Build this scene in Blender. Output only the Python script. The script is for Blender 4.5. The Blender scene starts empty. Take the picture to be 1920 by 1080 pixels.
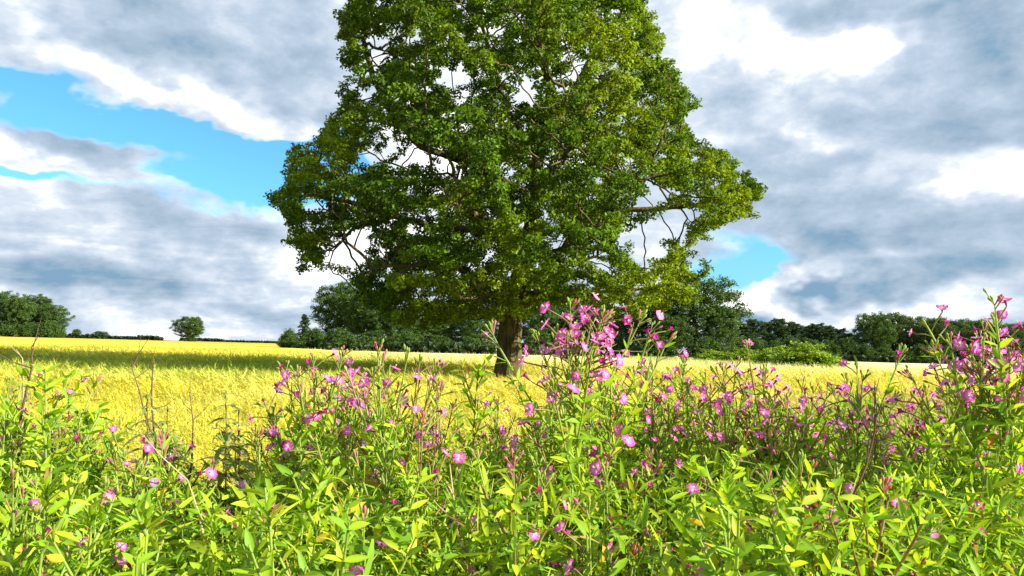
import bpy, math, random
import numpy as np
from mathutils import Vector

# ------------------------------------------------------------------ camera, sky, sun, exposure
C = bpy.context.scene.collection
SC = bpy.context.scene
FPX = 960 / math.tan(math.radians(34))          # focal length in photo pixels (1920 wide)
HOR = 640                                        # photo row of the level horizon
PITCH = math.atan((HOR - 540) / FPX)
CAMZ = 1.6
cd = bpy.data.cameras.new('camera'); cam = bpy.data.objects.new('camera', cd); C.objects.link(cam)
cd.sensor_width = 36; cd.lens = 18 / math.tan(math.radians(34)); cd.clip_start = 0.05; cd.clip_end = 8000
cam.location = (0, 0, CAMZ); cam.rotation_euler = (math.pi / 2 + PITCH, 0, 0)
SC.camera = cam
SC.cycles.max_bounces = 6; SC.cycles.diffuse_bounces = 3; SC.cycles.transmission_bounces = 4; SC.cycles.glossy_bounces = 1
SC.view_settings.view_transform = 'Standard'; SC.view_settings.look = 'None'
SC.view_settings.exposure = 1.5; SC.view_settings.gamma = 1

SUN_AZ, SUN_EL = math.radians(109), math.radians(23)     # azimuth clockwise from +Y
sd = bpy.data.lights.new('sun', 'SUN'); so = bpy.data.objects.new('sun', sd); C.objects.link(so)
sd.energy = 5.0; sd.angle = math.radians(0.5); sd.color = (1, .93, .80)
S = Vector((math.sin(SUN_AZ) * math.cos(SUN_EL), math.cos(SUN_AZ) * math.cos(SUN_EL), math.sin(SUN_EL)))
so.rotation_euler = S.to_track_quat('Z', 'Y').to_euler(); so.location = (30, -5, 30)


def ray(px, py):
    """world direction (scaled so that y == 1) through a pixel of the photo"""
    x = (px - 960) / FPX; z = (540 - py) / FPX
    c, s = math.cos(PITCH), math.sin(PITCH)
    dy = c - z * s; dz = s + z * c
    return x / dy, dz / dy


def at(px, py, Y):
    u, v = ray(px, py)
    return np.array([u * Y, Y, CAMZ + v * Y])


class NT:
    """tiny expression builder for shader nodes"""
    def __init__(s, tree): s.t = tree; s.n = tree.nodes; s.l = tree.links
    def put(s, sock, v):
        if isinstance(v, bpy.types.NodeSocket): s.l.new(v, sock)
        elif v is not None: sock.default_value = v
    def m(s, op, a, b=None, c=None, clamp=False):
        n = s.n.new('ShaderNodeMath'); n.operation = op; n.use_clamp = clamp
        for i, v in enumerate((a, b, c)):
            if v is not None: s.put(n.inputs[i], v)
        return n.outputs[0]
    def vm(s, op, a, b=None, out=0):
        n = s.n.new('ShaderNodeVectorMath'); n.operation = op
        s.put(n.inputs[0], a)
        if b is not None:
            if op == 'SCALE': s.put(n.inputs['Scale'], b)
            else: s.put(n.inputs[1], b)
        return n.outputs['Value'] if out == 'v' else n.outputs[0]
    def noise(s, vec, scale, detail=4, rough=.55, dist=0, col=False):
        n = s.n.new('ShaderNodeTexNoise'); s.put(n.inputs['Vector'], vec)
        n.inputs['Scale'].default_value = scale; n.inputs['Detail'].default_value = detail
        n.inputs['Roughness'].default_value = rough; n.inputs['Distortion'].default_value = dist
        return n.outputs['Color' if col else 'Fac']
    def mr(s, v, a, b, c=0., d=1., smooth=True):
        n = s.n.new('ShaderNodeMapRange'); n.interpolation_type = 'SMOOTHSTEP' if smooth else 'LINEAR'
        s.put(n.inputs[0], v)
        for i, x in enumerate((a, b, c, d)): n.inputs[i + 1].default_value = x
        return n.outputs[0]
    def mix(s, f, a, b, mode='MIX'):
        n = s.n.new('ShaderNodeMix'); n.data_type = 'RGBA'; n.blend_type = mode
        s.put(n.inputs[0], f)
        for i, v in ((6, a), (7, b)):
            if isinstance(v, tuple) and len(v) == 3: v = v + (1,)
            s.put(n.inputs[i], v)
        return n.outputs[2]
    def ramp(s, f, stops):
        n = s.n.new('ShaderNodeValToRGB'); e = n.color_ramp.elements
        while len(e) < len(stops): e.new(.5)
        for k, (p, c) in enumerate(stops): e[k].position = p; e[k].color = tuple(c) + (1,)
        s.put(n.inputs[0], f); return n.outputs[0]


def build_world():
    w = bpy.data.worlds.new('World'); SC.world = w; w.use_nodes = True
    t = w.node_tree; t.nodes.clear(); N = NT(t)
    tc = t.nodes.new('ShaderNodeTexCoord').outputs['Generated']
    sep = t.nodes.new('ShaderNodeSeparateXYZ'); t.links.new(tc, sep.inputs[0])
    X, Y, Z = sep.outputs
    az = N.m('ARCTAN2', X, Y); el = N.m('ARCSINE', Z)
    cmb = t.nodes.new('ShaderNodeCombineXYZ'); t.links.new(az, cmb.inputs[0]); t.links.new(el, cmb.inputs[1])
    P0 = cmb.outputs[0]
    st = N.vm('MULTIPLY', tc, (1, 1, 1.7))
    warp = N.vm('SCALE', N.vm('SUBTRACT', N.noise(st, 3.2, 5, .6, col=True), (.5, .5, .5)), .22)
    P = N.vm('ADD', P0, N.vm('MULTIPLY', warp, (1.2, .8, 0)))

    def blob(px, py, rx, ry, amp, acc, rot=0.0):
        u, v = ray(px, py); a = math.atan(u); e = math.atan(v * math.cos(a))
        d = N.vm('SUBTRACT', P, (a, e, 0))
        if rot:
            rn = t.nodes.new('ShaderNodeVectorRotate'); rn.rotation_type = 'Z_AXIS'
            N.put(rn.inputs['Vector'], d); rn.inputs['Angle'].default_value = -math.radians(rot); d = rn.outputs[0]
        d = N.vm('MULTIPLY', d, (FPX / rx, FPX / ry, 0))
        r = N.vm('LENGTH', d, out='v')
        return N.m('ADD', acc, N.mr(r, 0.0, 1.7, amp * SCL[0], 0.0))

    SCL = [1.0]
    # cover: 1 cloud, 0 clear blue
    low = N.noise(st, 2.6, 3, .5)
    fine = N.noise(N.vm('MULTIPLY', tc, (1, 1, 1.8)), 7, 9, .60, .2)
    cov = N.m('ADD', .66, N.m('MULTIPLY', N.m('SUBTRACT', low, .5), .5))
    for b in [(465, 315, 190, 62, -.95), (560, 290, 90, 50, -.35), (45, 158, 85, 26, -.6, -8), (95, 108, 30, 28, -.35), (25, 240, 70, 30, -.4),
              (330, 250, 80, 26, -.3), (560, 350, 90, 45, -.5), (60, 345, 90, 12, -.3),
              (1400, 470, 120, 45, -.62), (1330, 500, 60, 30, -.2), (120, 345, 150, 16, -.35, -4), (380, 400, 130, 14, -.3), (1500, 480, 120, 10, -.3), (620, 250, 60, 40, -.2), (170, 225, 150, 22, -.5), (470, 615, 60, 12, -.2),
              (330, 70, 330, 100, .6), (1560, 230, 380, 210, .6), (220, 270, 130, 32, .42), (90, 300, 110, 22, .4, -10),
              (960, 300, 300, 380, .3), (150, 480, 420, 110, .18), (430, 225, 190, 22, .55, -12), (1650, 560, 320, 60, .25)]:
        cov = blob(*b[:5], cov, *(b[5:]))
    cov = N.m('ADD', cov, N.m('MULTIPLY', N.m('SUBTRACT', fine, .5), .75))
    C1 = N.mr(cov, .25, .58)
    # brightness of the cloud: 1 white, 0 blue grey
    mid = N.noise(N.vm('MULTIPLY', tc, (1, 1, 1.9)), 5.0, 7, .56, .35)
    br = N.m('ADD', .55, N.m('MULTIPLY', N.m('SUBTRACT', mid, .5), 1.0))
    SCL[0] = .78
    for b in [(300, 60, 260, 90, -.22), (480, 60, 120, 70, .10), (110, 110, 120, 26, .42, -28), (420, 218, 210, 26, .62, -12), (200, 148, 100, 18, .3, -20), (560, 160, 90, 90, -.18),
              (210, 265, 150, 42, -.34, -8), (80, 300, 130, 18, .42, -8), (120, 400, 300, 40, -.02), (60, 340, 110, 12, .25), (250, 480, 300, 60, -.06), (480, 400, 110, 20, .3),
              (200, 545, 300, 26, -.08), (300, 604, 330, 22, .16), (210, 560, 200, 14, -.3), (400, 520, 160, 16, .25), (120, 500, 150, 12, .3), (470, 590, 50, 26, .35), (660, 470, 80, 60, .75), (800, 330, 140, 160, .55), (1000, 200, 200, 260, .35), (700, 200, 100, 120, .3),
              (1430, 110, 55, 60, .60, 30), (1340, 60, 90, 50, .35), (1570, 115, 55, 38, .65), (1620, 90, 70, 30, .35), (1290, 40, 60, 60, .30), (1250, 130, 60, 60, .2),
              (1530, 282, 55, 26, .6), (1450, 260, 60, 20, .3), (1860, 320, 80, 42, .85), (1765, 372, 40, 22, .6), (1700, 300, 70, 30, .15),
              (1620, 30, 320, 40, -.38), (1850, 60, 150, 90, -.22), (1740, 210, 240, 62, -.34, 6), (1420, 200, 130, 60, -.10), (1380, 330, 120, 70, -.10),
              (1560, 400, 220, 62, -.27), (1780, 440, 200, 40, -.25), (1600, 470, 160, 22, -.20), (1500, 500, 200, 14, .35), (1700, 575, 240, 26, .60), (1420, 530, 100, 30, .55),
              (1545, 528, 62, 13, -.9), (1385, 572, 52, 19, -1.1), (1570, 598, 120, 19, -1.2), (1690, 528, 90, 22, -.5), (1860, 520, 100, 40, -.3)]:
        br = blob(*b[:5], br, *(b[5:]))
    q = N.vm('MULTIPLY', tc, (1, 1, 1.7)); q = N.vm('ADD', q, N.vm('SCALE', warp, .35))
    d1 = N.noise(q, 5.5, 9, .58); d2 = N.noise(N.vm('ADD', q, (.020, 0, .026)), 5.5, 9, .58)
    br = N.m('ADD', br, N.m('MULTIPLY', N.m('SUBTRACT', d1, d2), 2.3))
    br = N.m('SUBTRACT', br, N.m('MULTIPLY', N.m('SUBTRACT', d1, .5), .5))
    br = N.m('ADD', br, N.m('MULTIPLY', N.m('SUBTRACT', 1.0, C1), .40))
    strk = N.noise(N.vm('MULTIPLY', tc, (1, 1, 6.0)), 7, 8, .62, .5)
    lowband = N.m('MULTIPLY', N.mr(el, .0, .30, .75, 0.05), N.mr(az, -.2, .35, 1.0, .35))
    br = N.m('ADD', br, N.m('MULTIPLY', N.m('MULTIPLY', N.m('SUBTRACT', strk, .5), 1.7), lowband))
    br = N.m('ADD', br, N.m('MULTIPLY', N.m('SUBTRACT', fine, .5), .45))
    ccol = N.ramp(br, [(0.0, (.085, .145, .205)), (.22, (.14, .185, .235)), (.46, (.19, .232, .285)), (.70, (.27, .30, .34)), (.95, (.42, .43, .45)), (1.0, (.50, .50, .51))])
    sky = t.nodes.new('ShaderNodeTexSky'); sky.sky_type = 'NISHITA'; sky.sun_disc = False
    sky.sun_elevation = SUN_EL; sky.sun_rotation = SUN_AZ; sky.ozone_density = 2.0
    skc = N.vm('SCALE', sky.outputs[0], .070)
    skc = N.mix(1.0, skc, (.50, 1.02, 1.38), 'MULTIPLY')
    col = N.mix(C1, skc, ccol)
    bg = t.nodes.new('ShaderNodeBackground'); t.links.new(col, bg.inputs[0]); bg.inputs[1].default_value = 1.0
    o = t.nodes.new('ShaderNodeOutputWorld'); t.links.new(bg.outputs[0], o.inputs[0])


build_world()

# ------------------------------------------------------------------ helpers
rng = np.random.default_rng(7)
PI = math.pi


def tag(o, label=None, cat=None, group=None, kind=None):
    if label: o['label'] = label
    if cat: o['category'] = cat
    if group: o['group'] = group
    if kind: o['kind'] = kind
    return o


def mesh(name, V, faces, mat, col=None, smooth=False):
    """V (n,3); faces: list of int arrays (m,k); col (n,3) per vertex"""
    me = bpy.data.meshes.new(name)
    V = np.asarray(V, dtype=np.float32); fs = [np.asarray(f, dtype=np.int32) for f in faces if len(f)]
    me.vertices.add(len(V)); me.vertices.foreach_set('co', V.ravel())
    loops = np.concatenate([f.ravel() for f in fs]); tot = np.concatenate([np.full(len(f), f.shape[1], dtype=np.int32) for f in fs])
    st = np.concatenate([[0], np.cumsum(tot)[:-1]]).astype(np.int32)
    me.loops.add(len(loops)); me.loops.foreach_set('vertex_index', loops)
    me.polygons.add(len(tot)); me.polygons.foreach_set('loop_start', st); me.polygons.foreach_set('loop_total', tot)
    if smooth: me.polygons.foreach_set('use_smooth', np.ones(len(tot), dtype=bool))
    me.update(calc_edges=True)
    if col is not None:
        a = me.color_attributes.new('col', 'FLOAT_COLOR', 'POINT')
        c = np.ones((len(V), 4), dtype=np.float32); c[:, :3] = col; a.data.foreach_set('color', c.ravel())
    me.materials.append(mat)
    return me


def obj(name, me, parent=None, loc=(0, 0, 0)):
    o = bpy.data.objects.new(name, me); C.objects.link(o); o.location = loc
    if parent: o.parent = parent
    return o


def empty(name, loc, rz=0):
    o = bpy.data.objects.new(name, None); C.objects.link(o); o.location = loc; o.rotation_euler.z = rz; o.empty_display_size = .2
    return o


def copy_tree(o, parent=None):
    c = o.copy(); C.objects.link(c)
    if parent: c.parent = parent
    for ch in list(o.children): copy_tree(ch, c)
    return c


class Acc:
    """collects geometry blocks"""
    def __init__(s): s.V = []; s.F = {}; s.Cc = []; s.n = 0
    def add(s, V, F, col):
        V = np.asarray(V).reshape(-1, 3); F = np.asarray(F)
        s.V.append(V); s.F.setdefault(F.shape[1], []).append(F + s.n)
        col = np.asarray(col, dtype=float)
        s.Cc.append(np.broadcast_to(col, V.shape) if col.ndim == 1 else col.reshape(-1, 3)); s.n += len(V)
    def mesh(s, name, mat, smooth=False):
        return mesh(name, np.concatenate(s.V), [np.concatenate(f) for f in s.F.values()], mat, np.concatenate(s.Cc), smooth)


def unit(a): return a / np.maximum(np.linalg.norm(a, axis=-1, keepdims=True), 1e-9)


def leafgeo(P, D, N, L, W, droop=.25, fold=.25, segs=4, prof=None):
    """lanceolate leaves: P base, D direction, N upper normal (n,3), L, W (n,)"""
    n = len(P); D = unit(D); Sd = unit(np.cross(D, N)); N = np.cross(Sd, D)
    L = np.broadcast_to(L, n); W = np.broadcast_to(W, n); droop = np.broadcast_to(droop, n)
    t = np.linspace(0, 1, segs + 1)
    if prof is None: prof = np.clip(np.sin(np.minimum(t * .96 + .04, 1) ** .75 * PI), 0, 1) ** .85
    V = np.zeros((n, segs + 1, 3, 3))
    for i, tt in enumerate(t):
        c = P + D * (L * tt * (1 - .12 * tt * droop))[:, None] - N * (droop * L * tt * tt)[:, None]
        h = (W * prof[i] * .5)[:, None]
        V[:, i, 1] = c - N * (h * fold)
        V[:, i, 0] = c - Sd * h; V[:, i, 2] = c + Sd * h
    k = np.arange(segs)[:, None] * 3 + np.arange(2)[None]
    q = np.stack([k, k + 1, k + 4, k + 3], -1).reshape(-1, 4)
    F = (np.arange(n) * (segs + 1) * 3)[:, None, None] + q[None]
    return V.reshape(-1, 3), F.reshape(-1, 4), (segs + 1) * 3


def tube(acc, pts, rad, col, k=6, jit=0.):
    pts = np.asarray(pts, dtype=float); m = len(pts); rad = np.broadcast_to(rad, m)
    T = unit(np.gradient(pts, axis=0)); ref = np.array([1., 0, 0]) if abs(T[0, 0]) < .8 else np.array([0, 1., 0])
    A = np.zeros_like(T); a = ref
    for i in range(m):
        a = a - T[i] * np.dot(a, T[i]); a = a / max(np.linalg.norm(a), 1e-9); A[i] = a
    B = np.cross(T, A); th = np.arange(k) * 2 * PI / k
    V = pts[:, None] + (A[:, None] * np.cos(th)[None, :, None] + B[:, None] * np.sin(th)[None, :, None]) * rad[:, None, None]
    i = np.arange(m - 1)[:, None] * k; j = np.arange(k)[None]
    F = np.stack([i + j, i + (j + 1) % k, i + k + (j + 1) % k, i + k + j], -1).reshape(-1, 4)
    acc.add(V, F, col)


def vnoise(x, y, seed=0):
    """smooth value noise"""
    r = np.random.default_rng(seed).random((64, 64)); xi = np.floor(x).astype(int); yi = np.floor(y).astype(int)
    fx = x - xi; fy = y - yi; fx = fx * fx * (3 - 2 * fx); fy = fy * fy * (3 - 2 * fy)
    g = lambda a, b: r[a % 64, b % 64]
    return (g(xi, yi) * (1 - fx) + g(xi + 1, yi) * fx) * (1 - fy) + (g(xi, yi + 1) * (1 - fx) + g(xi + 1, yi + 1) * fx) * fy


# ------------------------------------------------------------------ materials
def material(name, build):
    m = bpy.data.materials.new(name); m.use_nodes = True; t = m.node_tree; t.nodes.clear()
    N = NT(t); o = t.nodes.new('ShaderNodeOutputMaterial'); t.links.new(build(N, t), o.inputs[0]); return m


def foliage_mat(name, trans=.45, rough=.5, spec=.35, nscale=3.0, var=.35, tcol=(1.25, 1.15, .45), vein=0.0):
    def b(N, t):
        a = t.nodes.new('ShaderNodeAttribute'); a.attribute_name = 'col'
        tc = t.nodes.new('ShaderNodeTexCoord').outputs['Object']
        nz = N.noise(tc, nscale, 3, .6)
        g = N.mr(nz, .25, .75, 1 - var, 1 + var)
        c = N.vm('SCALE', a.outputs['Color'], g)
        p = t.nodes.new('ShaderNodeBsdfPrincipled'); N.put(p.inputs['Base Color'], c)
        p.inputs['Roughness'].default_value = rough; p.inputs['Specular IOR Level'].default_value = spec
        tr = t.nodes.new('ShaderNodeBsdfTranslucent'); N.put(tr.inputs[0], N.vm('MULTIPLY', c, tcol))
        mx = t.nodes.new('ShaderNodeMixShader'); mx.inputs[0].default_value = trans
        t.links.new(p.outputs[0], mx.inputs[1]); t.links.new(tr.outputs[0], mx.inputs[2]); return mx.outputs[0]
    return material(name, b)


def bark_mat(name, c1, c2, scale=9.0):
    def b(N, t):
        tc = t.nodes.new('ShaderNodeTexCoord').outputs['Object']
        v = N.vm('MULTIPLY', tc, (1, 1, .16))
        f = N.noise(v, scale, 6, .65, .4); g = N.noise(tc, 1.3, 3, .5)
        col = N.ramp(f, [(.36, c1), (.50, tuple((x + y) / 2 for x, y in zip(c1, c2))), (.64, c2)])
        col = N.mix(N.mr(g, .45, .75, 0, .5), col, (.11, .13, .035))
        p = t.nodes.new('ShaderNodeBsdfPrincipled'); N.put(p.inputs['Base Color'], col); p.inputs['Roughness'].default_value = .9
        p.inputs['Specular IOR Level'].default_value = .15
        bp = t.nodes.new('ShaderNodeBump'); bp.inputs['Strength'].default_value = 1.0; bp.inputs['Distance'].default_value = .05
        N.put(bp.inputs['Height'], f); t.links.new(bp.outputs[0], p.inputs['Normal']); return p.outputs[0]
    return material(name, b)


M_OAK = foliage_mat('oak_leaf', .38, .55, .15, .7, .35, (1.5, 1.25, .3))
M_FAR = foliage_mat('far_leaf', .30, .6, .2, .35, .35)
M_HERB = foliage_mat('herb_leaf', .48, .5, .18, 18., .20)
M_PETAL = foliage_mat('petal', .52, .6, .2, 60., .10, (1.1, 1.0, 1.1))
M_BARLEY = foliage_mat('barley', .35, .6, .25, .8, .18, (1.1, 1.0, .6))
M_BARK = bark_mat('oak_bark', (.028, .022, .009), (.15, .12, .045))
M_BARK2 = bark_mat('far_bark', (.03, .026, .018), (.12, .10, .07), 4)
M_WOOD = bark_mat('rail_wood', (.16, .11, .06), (.36, .27, .16), 6)

# ------------------------------------------------------------------ terrain
def crop_top(x, y): return .60 - .0077 * y - .027 * x + .10 * (vnoise(x / 17 + 5, y / 17, 3) - .5) * np.clip(y / 20, 0, 1)
def crop_h(x, y): return .12 + .53 * (1 - np.clip((y - 30) / 45, 0, 1))
def far_drop(x, y):
    r = np.hypot(x, y); lim = 400 + 0 * x
    return -np.clip(r - lim, 0, None) ** 1.2 * .03
def ground(x, y):
    x = np.asarray(x, float); y = np.asarray(y, float)
    yy = np.clip(y, -15, 1e9)
    return .60 - .0077 * yy - .027 * np.clip(x, -400, 400) + .10 * (vnoise(x / 17 + 5, y / 17, 3) - .5) * np.clip(y / 20, 0, 1) - crop_h(x, y) + far_drop(x, y)


def gz(x, y): return float(ground(np.array([x]), np.array([y]))[0])


def crop_colour(x, y):
    """colour of the standing barley by place: golden at left, paler behind the oak, greener in patches"""
    u = x / np.maximum(y, 1)
    n1 = vnoise(x / 2.2, y / 5 + 9, 1); n2 = vnoise(x / 9 + 3, y / 14, 2); n3 = vnoise(x / .7, y / 1.3, 8)
    gold = np.array([.68, .60, .055]); pale = np.array([.76, .71, .36]); green = np.array([.27, .38, .03]); deep = np.array([.66, .45, .025])
    w = lambda a: np.clip(a, 0, 1)[..., None]
    c = gold + (np.array([.74, .68, .14]) - gold) * w(n1 * 1.4 - .3)
    c = c + (green - c) * w((n2 - .52) * 2.2) * .55
    c = c + (green - c) * w((n3 - .6) * 2) * .4
    c = c + (deep - c) * w((y - 90) / 100) * w((-.08 - u) * 6) * w(.5 + n2)
    c = c + (pale - c) * w((y - 33) / 22) * w((u + .30) * 5) * .9
    c = c + (np.array([.36, .31, .09]) - c) * w(1.3 - np.abs(y - 13) / 8) * w((u - .30) * 6) * .8
    c = c + (np.array([.45, .37, .06]) - c) * w((y - 190) / 50) * w((-.08 - u) * 8) * w((u + .52) * 6) * .8
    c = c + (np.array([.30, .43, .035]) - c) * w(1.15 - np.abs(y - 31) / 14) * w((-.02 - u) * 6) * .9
    # wheel tracks through the crop
    for k in (0, 1.9):
        tr = np.exp(-((x + 34 - k + (y - 60) * .28) / .45) ** 2) * np.clip((y - 35) / 20, 0, 1)
        c = c + (np.array([.35, .34, .05]) - c) * w(tr) * .75
    return c


def build_ground():
    s = lambda n, a, k: np.sinh(np.linspace(-1, 1, n) * k) / math.sinh(k) * a
    xs = s(360, 1600, 6.2)
    ys = np.concatenate([[-1500, -700, -300, -120, -60, -30, -20, -15, -10, -6, -3], np.geomspace(1, 1600, 330) - 1.0])
    X, Y = np.meshgrid(xs, ys); n, m = X.shape
    Z = ground(X, Y)
    V = np.stack([X, Y, Z], -1).reshape(-1, 3)
    i = np.arange(n - 1)[:, None] * m + np.arange(m - 1)[None]
    F = np.stack([i, i + 1, i + m + 1, i + m], -1).reshape(-1, 4)
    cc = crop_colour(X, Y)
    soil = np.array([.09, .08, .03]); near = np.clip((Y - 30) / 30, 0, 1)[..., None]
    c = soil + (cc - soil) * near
    g = np.array([.09, .12, .03]); fe = np.clip((np.hypot(X, Y) - 330) / 15, 0, 1)[..., None]
    c = c + (g - c) * fe

    def b(N, t):
        a = t.nodes.new('ShaderNodeAttribute'); a.attribute_name = 'col'
        tc = t.nodes.new('ShaderNodeTexCoord').outputs['Object']
        f = N.noise(N.vm('MULTIPLY', tc, (.6, .25, 1)), 2.2, 7, .7, .2); f2 = N.noise(N.vm('MULTIPLY', tc, (1, .14, 1)), .35, 5, .6)
        k = N.m('MULTIPLY', N.mr(f, .3, .7, .72, 1.15), N.mr(f2, .35, .65, .80, 1.12))
        p = t.nodes.new('ShaderNodeBsdfPrincipled'); N.put(p.inputs['Base Color'], N.vm('SCALE', a.outputs['Color'], k))
        p.inputs['Roughness'].default_value = .9; p.inputs['Specular IOR Level'].default_value = .1
        bp = t.nodes.new('ShaderNodeBump'); bp.inputs['Strength'].default_value = .7; bp.inputs['Distance'].default_value = .25
        N.put(bp.inputs['Height'], f); t.links.new(bp.outputs[0], p.inputs['Normal']); return p.outputs[0]
    me = mesh('field', V, [F], material('field', b), c.reshape(-1, 3), True)
    o = obj('field', me); tag(o, kind='structure')


build_ground()

# ------------------------------------------------------------------ trees
def grow(att, guides, D, dk, iters, seed=1):
    """space colonisation; guides: list of polylines, the first starts at the root. returns nodes, parent"""
    r = np.random.default_rng(seed); nodes = []; par = []
    def near(p):
        A = np.array(nodes); return int(np.argmin(((A - p) ** 2).sum(1)))
    for g in guides:
        g = [np.array(p, float) for p in g]
        if not nodes: nodes.append(g[0]); par.append(-1); cur = 0
        else: cur = near(g[0])
        for p in g[1:]:
            a = nodes[cur]; k = max(1, int(round(np.linalg.norm(p - a) / D)))
            for j in range(1, k + 1):
                nodes.append(a + (p - a) * j / k + r.normal(0, .06 * D, 3) * (j < k)); par.append(cur); cur = len(nodes) - 1
    A = np.array(att, float); P = np.array(nodes); par = list(par)
    nogrow = max(2, int(len(guides[0]) * 0 + 3))
    d = ((A[:, None] - P[None]) ** 2).sum(2); d[:, :nogrow] += 1e6
    nn = d.argmin(1); nd = d.min(1); alive = np.ones(len(A), bool)
    used = set()
    for it in range(iters):
        ia = np.where(alive)[0]
        if not len(ia): break
        idx = nn[ia]; v = unit(A[ia] - P[idx])
        acc = np.zeros_like(P); np.add.at(acc, idx, v); act = np.unique(idx)
        pa = np.array(par)[act]; mom = np.where((pa >= 0)[:, None], unit(P[act] - P[np.maximum(pa, 0)]), 0)
        new = P[act] + unit(unit(acc[act]) + .55 * mom + r.normal(0, .38, (len(act), 3))) * D
        base = len(P); P = np.concatenate([P, new]); par += list(act)
        dd = ((A[ia][:, None] - new[None]) ** 2).sum(2); j = dd.argmin(1); dm = dd.min(1)
        up = dm < nd[ia] - 1e-6
        nn[ia[up]] = base + j[up]; nd[ia[up]] = dm[up]
        alive[ia[nd[ia] < dk * dk]] = False
        if it > 6: alive[ia[(~up) & (r.random(len(ia)) < .25)]] = False
    return P, np.array(par)


def skeleton(P, par, tip, expo, rmax):
    n = len(P); kids = [[] for _ in range(n)]
    for i, p in enumerate(par):
        if p >= 0: kids[p].append(i)
    R = np.zeros(n)
    for i in range(n - 1, -1, -1):
        R[i] = tip if not kids[i] else sum(R[k] ** expo for k in kids[i]) ** (1 / expo)
    R *= 1.0; f = rmax / R[0]; R = tip + (R - tip) * f if f < 1 else R * (1 + (f - 1) * (R / R[0]) ** .5)
    return kids, R


def chains(P, kids, R, start):
    """tubes from start node: yields (list of node ids) with branches following the thickest child"""
    out = []; stack = [(start, None)]
    while stack:
        s, pre = stack.pop(); ch = [pre] if pre is not None else []; cur = s
        while True:
            ch.append(cur)
            if not kids[cur]: break
            ks = sorted(kids[cur], key=lambda k: -R[k]); stack += [(k, cur) for k in ks[1:]]; cur = ks[0]
        if len(ch) > 1: out.append(ch)
    return out


def leaf_cards(cent, n_per, spread, size, col, cvar, r, flat=.6, up=.55, colfn=None, outw=None):
    """pointed leaf-sized quads scattered round the twig ends"""
    n = len(cent) * n_per; c = np.repeat(cent, n_per, 0)
    off = r.normal(0, 1, (n, 3)); off *= (spread * r.random((n, 1)) ** .5) / np.maximum(np.linalg.norm(off, axis=1, keepdims=True), 1e-6)
    off[:, 2] *= flat
    p = c + off
    nrm = unit(r.normal(0, 1, (n, 3)) + np.array([0, 0, up]) + (off / spread * .5 if outw is None else np.repeat(outw, n_per, 0) * 1.1))
    d = unit(np.cross(nrm, r.normal(0, 1, (n, 3)))); s = np.cross(nrm, d)
    L = size * (.7 + .6 * r.random((n, 1))); W = L * .30
    V = np.stack([p - d * L * .5, p + s * W - d * L * .02 + nrm * L * .06, p + d * L * .5 - nrm * L * .08, p - s * W - d * L * .02 + nrm * L * .06], 1)
    F = np.arange(n * 4).reshape(n, 4)
    k = 1 + cvar * (r.random((n, 1)) - .5) * 2
    cc = np.array(col)[None] * k
    if colfn is not None: cc = colfn(p, cc, r)
    return V.reshape(-1, 3), F, np.repeat(cc, 4, 0)


OAK_Y = 29.0


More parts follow.
